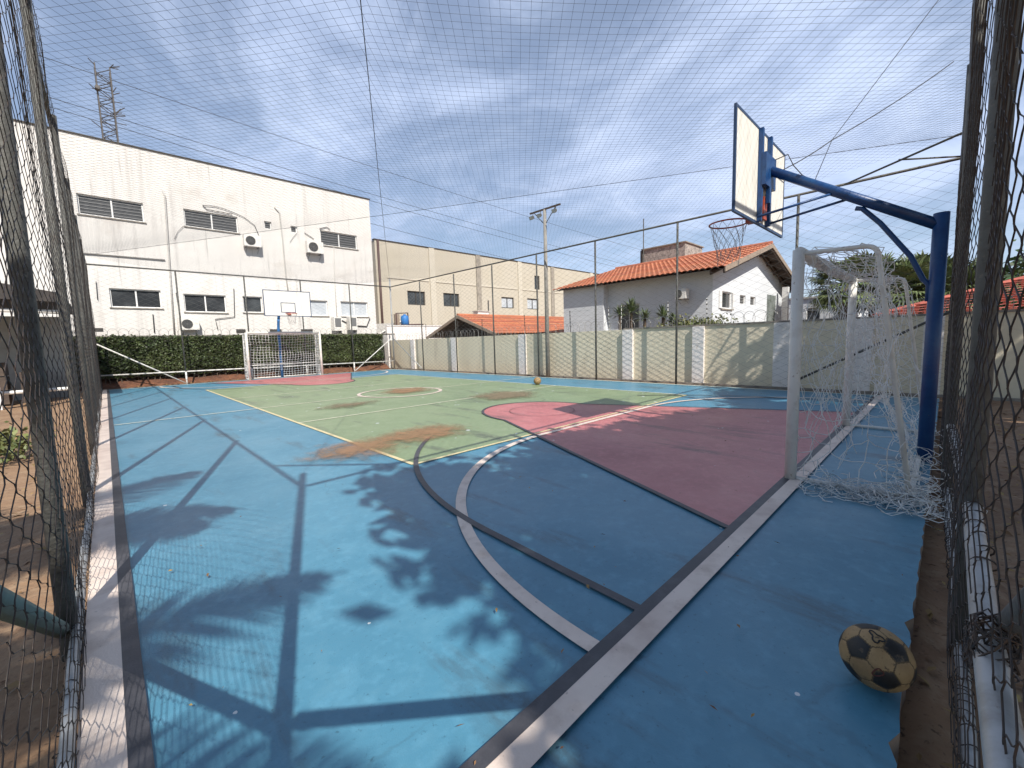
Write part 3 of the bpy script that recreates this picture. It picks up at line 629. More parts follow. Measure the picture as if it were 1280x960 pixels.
# ------------------------------------------------------------------ hoops
def hoop(yb, sgn, pole_y, label, far):
    """board centred on CX at y=yb; sgn: direction from board towards the pole"""
    zb0, zb1 = (2.68, 3.71) if not far else (2.75, 3.79); xa, xb = (4.97, 6.80) if not far else (5.0, 6.83); cx = (xa + xb) / 2; zr = zb0 + .08
    t = thing('basketball_hoop', (CX, pole_y, -.12), label, 'basketball hoop')
    f = -sgn
    b = MB(); b.box((xa, min(yb, yb + f * .018), zb0), (xb, max(yb, yb + f * .018), zb1)); bd = b.build('backboard', MT['board'], t)
    fr = MB(); y0, y1 = sorted((yb + sgn * .004 , yb + f * .022)); w = .03
    fr.box((xa - w, y0, zb0 - w), (xb + w, y1, zb0)); fr.box((xa - w, y0, zb1), (xb + w, y1, zb1 + w)); fr.box((xa - w, y0, zb0), (xa, y1, zb1)); fr.box((xb, y0, zb0), (xb + w, y1, zb1))
    fr.build('board_frame', MT['board_frame'], bd)
    sq = MB(); yy = sorted((yb + f * .0185, yb + f * .0215)); q = .03; sx0, sx1, sz0, sz1 = cx - .295, cx + .295, zr + .05, zr + .48
    for bx in (((sx0, sz0), (sx1, sz0 + q)), ((sx0, sz1 - q), (sx1, sz1)), ((sx0, sz0 + q), (sx0 + q, sz1 - q)), ((sx1 - q, sz0 + q), (sx1, sz1 - q))): sq.box((bx[0][0], yy[0], bx[0][1]), (bx[1][0], yy[1], bx[1][1]))
    sq.build('target_square', MT['board_frame'], bd)
    ck = MB(); yk = sorted((yb + sgn * .005, yb + sgn * .05))
    for x in (cx - .17, cx + .17): ck.box((x - .025, yk[0], zb0 - .01), (x + .025, yk[1], zb1 + .01))
    ck.build('back_batten', MT['blue_paint'] if not far else MT['board_frame'], t)
    b = MB(); rc = (cx, yb + f * .375, zr); b.tube([(rc[0] + .225 * math.cos(a), rc[1] + .225 * math.sin(a), zr) for a in np.linspace(0, 2 * PI, 33)[:-1]], .010, 8, closed=True)
    yk = sorted((yb + f * .022, yb + f * .16)); b.box((cx - .06, yk[0], zr - .05), (cx + .06, yk[1], zr + .012))
    yk = sorted((yb + sgn * .006, yb + sgn * .04)); b.box((cx - .06, yk[0], zr - .04), (cx + .06, yk[1], zr + .22))
    b.build('rim', MT['orange'], t, smooth=False)
    parts = []                                                   # slack net of crossing cords
    for s in (1, -1):
        for k in range(12):
            a0 = 2 * PI * k / 12; ln = .46 + random.uniform(-.06, .08)
            pts = np.array([[rc[0] + (.222 - .10 * (u ** .7)) * math.cos(a0 + s * u * 1.5) + random.gauss(0, .010) * u, rc[1] + (.222 - .10 * (u ** .7)) * math.sin(a0 + s * u * 1.5) + random.gauss(0, .010) * u, zr - ln * u] for u in np.linspace(0, 1, 9)])
            parts.append(strands(pts[None], .0032, (1, 0, 0), (0, 1, 0)))
    V, Fq = merge(parts); np_mesh('hoop_net', V, Fq, mat('hoop_net_cord', (.38, .35, .33), .8), t)
    if not far:
        b = MB(); b.tube([(5.95, pole_y, -.2), (5.95, pole_y, 2.46)], .060, 20); b.build('pole', MT['blue_paint'], t, smooth=True)
        b = MB(); b.tube([(5.95, pole_y + .03, 2.36), (5.92, yb + sgn * .08, 3.28)], .052, 16); b.build('arm', MT['blue_paint'], t, smooth=True)
        b = MB(); yk = sorted((yb + sgn * .05, yb + sgn * .09)); b.box((cx - .2, yk[0], 3.08), (cx + .2, yk[1], 3.44)); b.box((cx - .03, yk[0], 2.9), (cx + .03, yk[1], 3.08)); b.build('mounting_plate', MT['blue_paint'], t)
        for x in (cx - .25, cx + .22): b = MB(); b.tube([(x, yb + sgn * .02, zb0 + .03), (5.94 + (x - cx) * .1, .95 if x < cx else .80, 2.86 if x < cx else 2.78)], .014, 8); b.build('stay', MT['blue_paint'], t, smooth=True)
        b = MB(); b.tube([(5.95, .76, 2.66), (5.95, .70, 2.64), (5.95, .55, 2.46), (5.95, .30, 2.08), (5.95, .2, 1.84), (5.95, pole_y + .055, 1.78), (5.95, pole_y + .055, 1.62)], .024, 8); b.build('brace', MT['blue_paint'], t, smooth=True)
    else:
        b = MB(); b.tube(bez([(5.92, pole_y, -.1), (5.92, pole_y, 2.35), (cx, pole_y - .35, 3.05), (cx, yb + sgn * .06, 3.25)], 8, .5), .058, 14); b.build('pole', mat('blue_enamel_faded', (.03, .16, .40), .5, [(6, (.05, .10, .2), .5, .7, 5)]), t, smooth=True)
        b = MB(); b.tube([(5.92, pole_y, 1.95), (5.92, pole_y, 2.12)], .075, 14); b.build('clamp', MT['board_frame'], t, smooth=True)
    return t
hoop(1.65, -1, .10, 'basketball hoop on the thick blue pole and arm beside the near goal', False)
hoop(20.05, 1, 21.75, 'far basketball hoop with curved blue pole behind the far goal', True)

# ------------------------------------------------------------------ balls
def ball(name, c, r, label, rot, plain=False):
    bm = bmesh.new(); bmesh.ops.create_icosphere(bm, subdivisions=6 if not plain else 4, radius=1)
    ico = bmesh.new(); bmesh.ops.create_icosphere(ico, subdivisions=1, radius=1)
    n5 = np.array([v.co[:] for v in ico.verts]); n6 = np.array([(f.calc_center_median().normalized())[:] for f in ico.faces])
    vw = (Vector((0, 0, 1.34)) - Vector(c)).normalized(); rt = Vector((0, 0, 1)).cross(vw).normalized(); up = vw.cross(rt)
    q0 = Vector(n5[0]).rotation_difference((vw * .74 + rt * .50 + up * .42).normalized()).to_matrix()
    Rm = np.array(Matrix.Rotation(rot[1], 3, (vw * .74 + rt * .50 + up * .42).normalized()) @ q0)
    n5 = n5 @ Rm.T; n6 = n6 @ Rm.T; nn = np.concatenate([n5 / 2.26, n6 / 2.26728]) * 2.3
    red = n6[4]
    for f in bm.faces:
        p = np.array(f.calc_center_median().normalized()); d = nn @ p; o = np.argsort(-d)
        seam = d[o[0]] - d[o[1]] < .014
        f.material_index = 2 if seam else (1 if o[0] < 12 and not plain else 0); f.smooth = True
    for v in bm.verts:
        p = np.array(v.co); d = np.sort(nn @ p)[::-1]; v.co *= 1 - .012 * math.exp(-((d[0] - d[1]) / .02) ** 2)
    bm.transform(Matrix.Diagonal((r, r, r * .97, 1)))
    me = bpy.data.meshes.new(name); bm.to_mesh(me); bm.free(); ico.free()
    for m in (MT['ball_tan'], MT['ball_black'], MT['ball_seam']): me.materials.append(m)
    o = bpy.data.objects.new(name, me); COL.objects.link(o); o.location = c
    return tag(o, label, 'ball')
nb = ball('football', (1.99, .125, .114), .112, 'scuffed tan football with black panels on the near edge of the court', (.35, 1.53))
# worn red emblem and black swirl printed on the panels
def decal(o, d, pts, r, m, name):
    d = Vector(d).normalized(); u = d.orthogonal().normalized(); w = d.cross(u); b = MB(); P = []
    for x, y in pts: p = (d + u * x + w * y).normalized() * .1125; P.append(Vector((p.x, p.y, p.z * .97)) + Vector(o.location))
    b.tube(P, r, 5, closed=True); return b.build(name, m, o)
vw = (Vector((0, 0, 1.34)) - Vector((1.99, .125, .114))).normalized(); rt_ = Vector((0, 0, 1)).cross(vw).normalized(); up_ = vw.cross(rt_)
decal(nb, vw * .9 - up_ * .42 + rt_ * .08, [(.10 * math.cos(a), .16 * math.sin(a) + .04 * math.cos(2 * a)) for a in np.linspace(0, 2 * PI, 14)[:-1]], .0022, MT['ball_red'], 'emblem')
decal(nb, vw * .8 + up_ * .62 - rt_ * .02, [(.20 * math.cos(a) * (1 + .4 * math.cos(3 * a)), .13 * math.sin(a) * (1 + .4 * math.cos(3 * a))) for a in np.linspace(0, 2 * PI, 22)[:-1]], .003, MT['ball_black'], 'emblem')
ball('football', (9.44, 8.67, .122), .118, 'plain tan ball lying on the far side line of the green court', (1.2, .2), True)

# ------------------------------------------------------------------ boundary wall (right)
WX = 12.22
t = thing('boundary_wall', (WX, 9, 0), 'beige rendered boundary wall with white block pillars behind the right fence', 'wall')
WY0, WY1, WH = -7, 23.0, 1.62
b = MB(); b.box((WX, WY0, -.2), (WX + .15, WY1, WH)); b.build('wall_panel', MT['wall'], t)
b = MB(); b.box((WX - .03, WY0, WH + .001), (WX + .18, 7.35, WH + .045)); b.build('coping', MT['coping'], t)
for y, w in ((-5.2, .32), (-2.6, .32), (-1.4, .3), (.2, .3), (1.32, .34), (2.88, .34), (4.93, .32), (7.18, .36), (9.6, .01), (11.97, .38), (16.62, .40), (20.4, .36)):
    if w < .05: continue
    b = MB(); z = -.2
    for zt in (.10, .62, 1.14, WH - .003):
        b.box((WX - .085, y - w / 2, z), (WX + .001, y + w / 2, zt - .012)); b.box((WX - .078, y - w / 2 + .006, zt - .012), (WX + .001, y + w / 2 - .006, zt)); z = zt
    b.build('pillar', MT['pillar'], t)
b = MB(); b.box((WX - .14, WY0, -.2), (WX - .088, WY1, .012)); b.build('plinth', MT['coping'], t)
t = thing('boundary_wall', (12.9, 23.2, 0), 'thick white wall end beside the hedge at the far corner', 'wall')
b = MB(); b.box((12.1, 23.04, -.1), (12.62, 23.5, 1.95)); b.build('wall_panel', MT['pillar'], t)
# razor wire
b = MB(); y = -2.
while y < 22.8:
    r = .19 + random.uniform(-.02, .02); c = (WX + .06 + random.uniform(-.03, .03), y, WH + .12 + random.uniform(-.02, .02)); tl = random.uniform(-.3, .3)
    b.tube([(c[0] + r * math.sin(tl) * math.cos(a), c[1] + r * math.cos(a) * .92, c[2] + r * 1.15 * math.sin(a)) for a in np.linspace(0, 2 * PI, 21)[:-1]], .0055, 4, closed=True)
    y += .27
tag(b.build('razor_wire', mat('razor_steel', (.36, .35, .33), .5, metal=.4), loc=(WX, 10, WH)), 'coiled razor wire looping along the top of the beige wall', 'razor wire')
# electric fence
t = thing('electric_fence', (WX + .1, 10, WH), 'thin electric fence stakes with insulators on the boundary wall', 'electric fence')
for i, y in enumerate((4.75, 5.9, 7.5, 7.95, 9.6, 11.9, 14.6, 16.4, 19.2)):
    b = MB(); tl = random.uniform(-.04, .04); b.tube([(WX + .08, y, WH - .1), (WX + .08, y + tl, WH + .78)], .011, 6); st = b.build('stake', MT['white_bar'] if y < 8.5 else MT['frame_dark'], t, smooth=True)
    b = MB()
    for k in range(5): b = MB(); b.tube([(WX + .08, y + tl * (.3 + .12 * k), WH + .2 + k * .13), (WX + .08, y + tl * (.33 + .12 * k), WH + .235 + k * .13)], .022, 6); b.build('insulator', MT['frame_dark'], st)
for k in range(4): b = MB(); b.tube([(WX + .055, 4.7, WH + .22 + k * .17), (WX + .055, 22, WH + .22 + k * .17)], .0018, 4); b.build('live_wire', MT['wire_far'], t)

# floodlight pole
t = thing('floodlight_pole', (11.98, 10.45, 0), 'tall grey pole with crossarm of floodlights behind the right fence', 'light pole')
b = MB(); b.tube([(11.98, 10.45, -.1), (11.98, 10.45, 3), (11.98, 10.45, 6.08)], [.085, .072, .058], 14); b.build('pole', MT['pole'], t, smooth=True)
b = MB(); b.box((11.95, 9.72, 6.08), (12.01, 11.18, 6.13)); b.build('crossarm', MT['wood_dark'], t)
b = MB(); b.tube([(11.98, 10.45, 5.55), (11.98, 9.95, 6.06)], .014, 6); b.tube([(11.98, 10.45, 5.55), (11.98, 10.95, 6.06)], .014, 6); b.build('strut', MT['galv_dark'], t)
for y in (9.9, 10.62, 11.0):
    b = MB(); c = Vector((11.90, y, 5.91)); pr = [(c.x - .05, c.y - .085, c.z - .09), (c.x - .05, c.y + .085, c.z - .09), (c.x - .10, c.y + .085, c.z + .03), (c.x - .10, c.y - .085, c.z + .03)]
    b.add(pr + [(c.x + .05, c.y - .06, c.z - .02), (c.x + .05, c.y + .06, c.z - .02), (c.x + .02, c.y + .06, c.z + .06), (c.x + .02, c.y - .06, c.z + .06)], [(4, 5, 6, 7), (0, 1, 5, 4), (1, 2, 6, 5), (2, 3, 7, 6), (3, 0, 4, 7)])
    b.tube([(c.x + .02, c.y, c.z + .05), (11.96, c.y, 6.07)], .012, 6); fl = b.build('floodlight', MT['galv_dark'], t)
    b = MB(); b.quad(*[Vector(p) + Vector((.004, 0, 0)) for p in pr]); b.build('lens', MT['lamp_glass'], fl)

# ------------------------------------------------------------------ facades
def grid_wall(b, us, vs, rects, T, depth, mi=0):
    """wall sheet in (u,v) with rectangular openings; T(u,v,d)->xyz, d = depth inwards; reveals added"""
    U = sorted(set([us[0], us[1]] + [x for r in rects for x in (r[0], r[1])])); Vv = sorted(set([vs[0], vs[1]] + [x for r in rects for x in (r[2], r[3])]))
    for i in range(len(U) - 1):
        for j in range(len(Vv) - 1):
            uc, vc = (U[i] + U[i + 1]) / 2, (Vv[j] + Vv[j + 1]) / 2
            if any(r[0] < uc < r[1] and r[2] < vc < r[3] for r in rects): continue
            b.quad(T(U[i], Vv[j], 0), T(U[i + 1], Vv[j], 0), T(U[i + 1], Vv[j + 1], 0), T(U[i], Vv[j + 1], 0), mi)
    for r in rects:
        c = [(r[0], r[2]), (r[1], r[2]), (r[1], r[3]), (r[0], r[3])]
        for k in range(4): a, d = c[k], c[(k + 1) % 4]; b.quad(T(*a, 0), T(*a, depth), T(*d, depth), T(*d, 0), mi)
def window(t, r, T, dep, m_frame, m_pane, mull=1, fw=.05, bars=0):
    u0, u1, v0, v1 = r; b = MB(); lv = []
    def bx(a, c, e, f, d0=dep - .06, d1=dep): # box in uv between depths
        P = [T(a, e, d0), T(c, e, d0), T(c, f, d0), T(a, f, d0), T(a, e, d1), T(c, e, d1), T(c, f, d1), T(a, f, d1)]
        b.add(P, [(0, 1, 2, 3), (0, 4, 5, 1), (1, 5, 6, 2), (2, 6, 7, 3), (3, 7, 4, 0)])
    bx(u0, u1, v0, v0 + fw); bx(u0, u1, v1 - fw, v1); bx(u0, u0 + fw, v0 + fw, v1 - fw); bx(u1 - fw, u1, v0 + fw, v1 - fw)
    for k in range(1, mull + 1): x = u0 + (u1 - u0) * k / (mull + 1); bx(x - fw * .55, x + fw * .55, v0 + fw, v1 - fw)
    for k in range(1, bars + 1): z = v0 + (v1 - v0) * k / (bars + 1); lv.append(z)
    f = b.build('window', m_frame, t)
    b = MB(); d = dep - .02; b.quad(T(u0 + fw * .5, v0 + fw * .5, d), T(u1 - fw * .5, v0 + fw * .5, d), T(u1 - fw * .5, v1 - fw * .5, d), T(u0 + fw * .5, v1 - fw * .5, d)); b.build('pane', m_pane, f)
    if bars != 2 and m_frame is MT['frame_white']: b = MB(); bx(u0 - .05, u1 + .05, v0 - .05, v0 - .004, -.05, .10); b.build('sill', MT['coping'], f)
    for z in lv:
        b = MB(); bx(u0 + fw, u1 - fw, z - .02, z + .02, dep - .04, dep - .022); b.build('louvre', MT['ac_grey'], f)
    return f
def pxrect(px, Y):
    a = onY(px[0], px[1], Y); c = onY(px[2], px[3], Y); d = onY(px[2], px[1], Y); return (a[0], c[0], min(a[2], c[2]), max(a[2], c[2]))

# white building: facade Y = 25
WB = 25.0; TW = lambda u, v, d: (u, WB + d, v)
def rectY(x0, yt0, x1, yb1, Y, h=None):
    """opening from the pixel of its top-left and bottom-right corners"""
    a = onY(x0, yt0, Y); c = onY(x1, yb1, Y); return [a[0], c[0], c[2], a[2]]
wins = [(rectY(95, 241, 181, 278, WB), 'pane_louvre', 1, 5), (rectY(229, 260.5, 298.5, 291.5, WB), 'pane_louvre', 1, 5), (rectY(400, 287.5, 447, 312, WB), 'pane_louvre', 1, 5),
        (rectY(330, 276, 340, 287, WB), 'pane_louvre', 0, 2), (rectY(363, 282, 372, 291.5, WB), 'pane_louvre', 0, 2),
        (rectY(136, 360, 203, 385.5, WB), 'pane_dark', 1, 0), (rectY(229, 367, 284, 391, WB), 'pane_dark', 1, 0), (rectY(303, 370, 329, 391, WB), 'pane_dark', 0, 0),
        (rectY(387, 375, 410.5, 395, WB), 'pane_light', 0, 0), (rectY(425.5, 376.5, 460.5, 396, WB), 'pane_light', 1, 0)]  # bright reflection put into the pane colour
t = thing('white_building', (3, WB, 0), 'tall stained white building with strip windows behind the hedge', 'building')
b = MB(); BX0, BX1, BH = -9.0, 12.42, 10.22
grid_wall(b, (BX0, BX1), (-.3, BH), [w[0] for w in wins], TW, .16)
b.quad((BX1, WB, -.3), (BX1, WB + 14, -.3), (BX1, WB + 14, BH), (BX1, WB, BH)); b.quad((BX0, WB + 14, -.3), (BX0, WB, -.3), (BX0, WB, BH), (BX0, WB + 14, BH)); b.quad((BX0, WB, BH), (BX1, WB, BH), (BX1, WB + 14, BH), (BX0, WB + 14, BH))
b.quad((BX1, WB + 14, -.3), (BX0, WB + 14, -.3), (BX0, WB + 14, BH), (BX1, WB + 14, BH))
b.build('wall', MT['facade'], t)
b = MB(); b.box((BX0 - .05, WB - .06, BH + .002), (BX1 + .06, WB + .3, BH + .04)); b.build('roof_flashing', MT['frame_dark'], t)
for r, pm, mu, ba in wins: window(t, r, TW, .15, MT['frame_white'], MT[pm], mu, .05, ba)
for x0, x1 in ((295, 307), (337, 352), (376, 391), (96, 104), (118, 129)):     # dark vents at the wall foot
    a = onY(x0, 411.5 if x0 > 200 else 410, WB); c = onY(x1, 416 if x0 > 200 else 414, WB); b = MB(); b.box((a[0], WB - .03, c[2]), (c[0], WB - .002, a[2])); b.build('vent', MT['frame_dark'], t)
def cond(P, r=.035, m='conduit'):
    b = MB(); b.tube([(p[0], WB - .05, p[2]) for p in [onY(*q, WB) for q in P]], r, 8); b.build('conduit', MT[m], t, smooth=True)
cond([(203, 238), (206, 246), (213, 350), (218, 418)]); cond([(343, 259), (349, 266), (353, 300), (357, 345), (361, 372)]); cond([(417, 309), (418.5, 360), (421, 400)], .02)
cond([(292, 361), (293, 396), (269, 399), (272, 412)], .018, 'cable'); cond([(220, 366), (225, 395)], .02, 'cable'); cond([(191, 393), (193, 416)], .02, 'cable'); cond([(120, 352), (122, 375)], .012, 'cable')
cond([(253, 257), (268, 258), (285, 263), (305, 272), (318, 282), (323, 294)], .013, 'cable'); cond([(253, 257), (258, 262), (290, 268)], .016, 'cable'); cond([(380, 291), (392, 299)], .016, 'cable'); cond([(399, 286), (408, 284), (412, 287)], .018, 'cable')
cond([(100, 316), (150, 320), (206, 325)], .03, 'conduit'); cond([(229, 283), (222, 290), (218, 299)], .008, 'cable'); cond([(371, 291), (366, 297), (362, 303)], .008, 'cable')
cond([(424, 399), (440, 407), (458, 408), (462, 398)], .03, 'cable')
# air conditioners: one model copied
def make_ac(name):
    o = bpy.data.objects.new(name, None); COL.objects.link(o); w, h, d = .80, .58, .30
    b = MB(); b.box((-w / 2, -d, 0), (w / 2, 0, h)); c = b.build('casing', MT['ac_white'], o)
    b = MB(); cx, cz, R_ = -.10, .29, .225
    for rr in (.225, .18, .135, .09, .045): b.tube([(cx + rr * math.cos(a), -d - .012, cz + rr * math.sin(a)) for a in np.linspace(0, 2 * PI, 25)[:-1]], .0075, 5, closed=True)
    for k in range(8): a = k * PI / 4; b.tube([(cx, -d - .012, cz), (cx + .22 * math.cos(a), -d - .012, cz + .22 * math.sin(a))], .006, 4)
    b.build('fan_grille', MT['ac_grey'], o)
    b = MB(); b.poly([(cx + R_ * math.cos(a), -d - .003, cz + R_ * math.sin(a)) for a in np.linspace(0, 2 * PI, 25)[:-1]][::-1]); b.build('fan_opening', MT['ac_dark'], o)
    b = MB()
    for x in (-.28, .28): b.box((x - .02, -d, -.05), (x + .02, .1, -.002)); b.tube([(x, .1, -.28), (x, -d + .02, -.05)], .012, 5)
    b.build('bracket', MT['ac_grey'], o)
    return o
proto = make_ac('air_conditioner')
acs = [((302.5, 308.4, 325), 'white air conditioner on the upper wall beside the wide middle window'), ((380.6, 316.5, 402), 'white air conditioner on the upper wall between tiny and right windows'), ((223.4, 412.5, 249), 'white air conditioner on the lower wall above the hedge, behind the fence post')]
for i, ((x0, yb, x1), lab) in enumerate(acs):
    o = proto if i == 0 else copy_tree(proto); a = onY(x0, yb, WB); c = onY(x1, yb, WB); s = (c[0] - a[0]) / .86
    o.location = ((a[0] + c[0]) / 2, WB - .12, a[2]); o.scale = (s, 1, s); tag(o, lab, 'air conditioner', 'air conditioners on the white building')
def make_ac2(name):
    o = bpy.data.objects.new(name, None); COL.objects.link(o)
    b = MB(); b.box((-.22, -.5, 0), (.22, -.05, .78)); b.build('casing', MT['ac_white'], o)
    b = MB(); b.box((-.17, -.512, .22), (.17, -.501, .72)); b.build('coil', MT['ac_grey'], o)
    b = MB(); b.box((-.2, -.48, -.14), (-.15, -.07, -.002)); b.box((.15, -.48, -.14), (.2, -.07, -.002)); b.build('foot', MT['ac_grey'], o)
    return o
p2 = make_ac2('air_conditioner')
for i, (x0, yb, x1, lab) in enumerate(((412.5, 414, 423.5, 'narrow upright air conditioner nearer the far hoop, low on white wall'), (432, 413, 442, 'narrow upright air conditioner under the right pale window'))):
    o = p2 if i == 0 else copy_tree(p2); a = onY(x0, yb, WB); c = onY(x1, yb, WB); o.location = ((a[0] + c[0]) / 2, WB - .12, a[2]); tag(o, lab, 'air conditioner', 'upright condensers by the white wall')
# garden wall behind the hedge with coping
t = thing('garden_wall', (5, 24.3, 0), 'low grey capped wall showing just above the hedge', 'wall')
b = MB(); b.box((-6, 24.2, -.2), (13.2, 24.35, 2.02)); b.build('wall_panel', MT['grey_wall'], t); b = MB(); b.box((-6, 24.17, 2.022), (13.2, 24.38, 2.07)); b.build('coping', MT['coping'], t)
b = MB()
for k in range(42):
    c = (-1 + k * .33, 24.28, 2.17); b.tube([(c[0] + .17 * math.cos(a), c[1], c[2] + .2 * math.sin(a)) for a in np.linspace(0, 2 * PI, 17)[:-1]], .005, 4, closed=True)
tag(b.build('razor_wire', MT['wire_far'], loc=(5, 24.28, 2.07)), 'faint razor wire coils above the hedge against the white building', 'razor wire')

# lattice mast on the white building
t = thing('lattice_mast', (1.5, 44, 0), 'dark steel lattice mast rising behind the white building roof', 'mast')
MYc = 44.; a = onY(133, 178, MYc); top = onY(126, 84, MYc); w = .40; b = MB(); z0 = 6.; z1 = top[2]; xc = (a[0] + .25)
cs = [(-w, -w), (w, -w), (w, w), (-w, w)]
for dx, dy in cs: b.tube([(xc + dx, MYc + dy, z0), (xc + dx, MYc + dy, z1)], .045, 5)
k = 0; z = z0
while z < z1 - .3:
    for i in range(4):
        p, q = cs[i], cs[(i + 1) % 4]
        if k % 2: p, q = q, p
        b.tube([(xc + p[0], MYc + p[1], z), (xc + q[0], MYc + q[1], z + .55)], .028, 4); b.tube([(xc + p[0], MYc + p[1], z), (xc + q[0], MYc + q[1], z)], .022, 4)
    z += .55; k += 1
b.build('lattice', MT['lattice'], t)
for k in range(16): b = MB(); zz = z1 - random.uniform(.0, 4.5); s_ = random.choice((-1, 1)); b.tube([(xc + s_ * w, MYc - w, zz), (xc + s_ * (w + random.uniform(.2, .6)), MYc - w - .3, zz + random.uniform(-.2, .5))], .03, 5); b.build('antenna', MT['lattice'], t)
b = MB(); b.tube([(xc - w, MYc - w, z1 - 1.8), (xc - w, MYc - w - .4, z1 - 1.8)], .14, 12); b.build('dish', MT['lattice'], t)

# beige building: facade Y = 32
BB = 32.; TB = lambda u, v, d: (u, BB + d, v)
bw = [(rectY(509, 363.2, 532, 381.8, BB), 'pane_dark', 1), (rectY(554, 366, 574.5, 383.6, BB), 'pane_dark', 1), (rectY(626.7, 371, 642.6, 385.6, BB), 'pane_light', 1), (rectY(659, 372.8, 673.4, 387, BB), 'pane_light', 1), (rectY(668, 344.3, 674.8, 362.2, BB), 'pane_dark', 0), (rectY(712, 376.3, 719, 389.2, BB), 'pane_light', 1)]
t = thing('beige_building', (35, BB, 0), 'long beige industrial building with flat roof behind the tiled roofs', 'building')
b = MB(); X0b, X1b, HB = 16.15, 62, 9.72; grid_wall(b, (X0b, X1b), (-.3, HB), [w[0] for w in bw], TB, .18)
b.quad((X0b, BB + 20, -.3), (X0b, BB, -.3), (X0b, BB, HB), (X0b, BB + 20, HB)); b.quad((X0b, BB, HB), (X1b, BB, HB), (X1b, BB + 20, HB), (X0b, BB + 20, HB)); b.quad((X1b, BB, -.3), (X1b, BB + 20, -.3), (X1b, BB + 20, HB), (X1b, BB, HB))
b.build('wall', MT['beige'], t)
b = MB(); b.box((X0b - .06, BB - .07, HB + .002), (X1b + .1, BB + .3, HB + .06)); b.build('roof_flashing', MT['frame_dark'], t)
for r, pm, mu in bw: window(t, r, TB, .17, MT['frame_dark'], MT[pm], mu, .09)
for px, yt, m in ((540, 312, 'beige_light'), (598, 320, 'beige_dark'), (649.7, 327, 'beige_light'), (690.5, 333, 'beige_dark'), (739, 345, 'beige_light')):
    x = onY(px, yt + 30, BB)[0]; b = MB(); b.box((x - .28, BB - .10, -.2), (x + .28, BB - .002, HB)); b.build('pilaster', MT[m], t)
zb = onY(540, 351.5, BB)[2]; xp = [X0b + .6] + [onY(p, 350, BB)[0] for p in (540, 598, 649.7, 690.5, 739)] + [X1b]
for i in range(len(xp) - 1): b = MB(); b.box((xp[i] + .32, BB - .05, zb - .07), (xp[i + 1] - .32, BB - .002, zb + .07)); b.build('string_course', MT['beige_light'], t)
b = MB(); a = onY(471.4, 300, BB); b.tube([(a[0], BB - .08, HB), (a[0], BB - .08, 0)], .10, 8); b.build('downpipe', MT['pipe_brown'], t, smooth=True)
b = MB(); a = onY(584, 367.5, BB); b.tube([(a[0] - .02, BB - 3, 0), (a[0], BB - 3, 5.1)], .06, 8); tag(b.build('vent_pipe', MT['frame_dark'], loc=(a[0], BB - 3, 0), smooth=True), 'thin dark pipe standing behind the low orange roof', 'pipe')

# back yard bits between the two buildings
t = thing('yard_wall', (14.5, 24.5, 0), 'bright white low wall behind the far corner of the court', 'wall')
b = MB(); b.box((12.9, 24.6, -.2), (17.2, 24.8, 2.55)); b.build('wall_panel', MT['pillar'], t); b = MB(); b.box((12.9, 24.56, 2.553), (17.2, 24.84, 2.6)); b.build('coping', MT['frame_white'], t)
p = onY(470, 410, 26); q = onY(499, 397, 26)
t = thing('corrugated_fence', (12.6, 26, 0), 'grey corrugated screen between the white and beige buildings', 'fence')
b = MB(); n = 40
for k in range(n): x0 = p[0] + (q[0] + .2 - p[0]) * k / n; x1 = p[0] + (q[0] + .2 - p[0]) * (k + 1) / n; y0, y1 = 26 + .03 * (k % 2), 26 + .03 * ((k + 1) % 2); h = 2.75 + .12 * k / n; b.quad((x0, y0, 0), (x1, y1, 0), (x1, y1, h), (x0, y0, h))
b.build('sheet', MT['conduit'], t)
b = MB(); b.tube([(p[0], 25.93, 2.0), (q[0] + .1, 25.93, 2.95)], .035, 6); b.build('brace', MT['white_bar'], t)
c = onY(506, 400, 25.3); t = thing('water_drum', (c[0], 25.3, c[2] - .35), 'small bright blue drum on the bracket beside the far corner post', 'drum')
b = MB(); b.tube([(c[0], 25.3, c[2] - .32), (c[0], 25.3, c[2] - .30), (c[0], 25.3, c[2] + .2), (c[0], 25.3, c[2] + .3)], [.22, .26, .26, .18], 16); b.build('body', MT['tank_blue'], t, smooth=True)
b = MB(); b.tube([(c[0], 25.3, c[2] + .3), (c[0], 25.3, c[2] + .38)], .09, 10); b.build('lid', MT['tank_blue'], t, smooth=True)
t = thing('steel_bracket', (c[0], 25.5, c[2] - .5), 'rusty steel bracket frame holding the blue drum', 'bracket')
b = MB(); b.tube([(c[0] - .45, 25.6, 2.4), (c[0] - .45, 25.6, c[2] + .45), (c[0] + .42, 25.6, c[2] + .50), (c[0] + .46, 25.6, 2.4)], .05, 6); b.box((c[0] - .5, 25.0, c[2] - .42), (c[0] + .5, 25.62, c[2] - .36)); b.tube([(c[0] + .4, 25.6, c[2] - .3), (c[0] + 1.6, 25.6, c[2] - .26)], .05, 6); b.build('frame', MT['pipe_brown'], t)
b = MB(); b.box((c[0] - .52, 25.62, c[2] - .36), (c[0] - .2, 25.8, c[2] + .4)); b.build('panel', MT['fascia'], t)

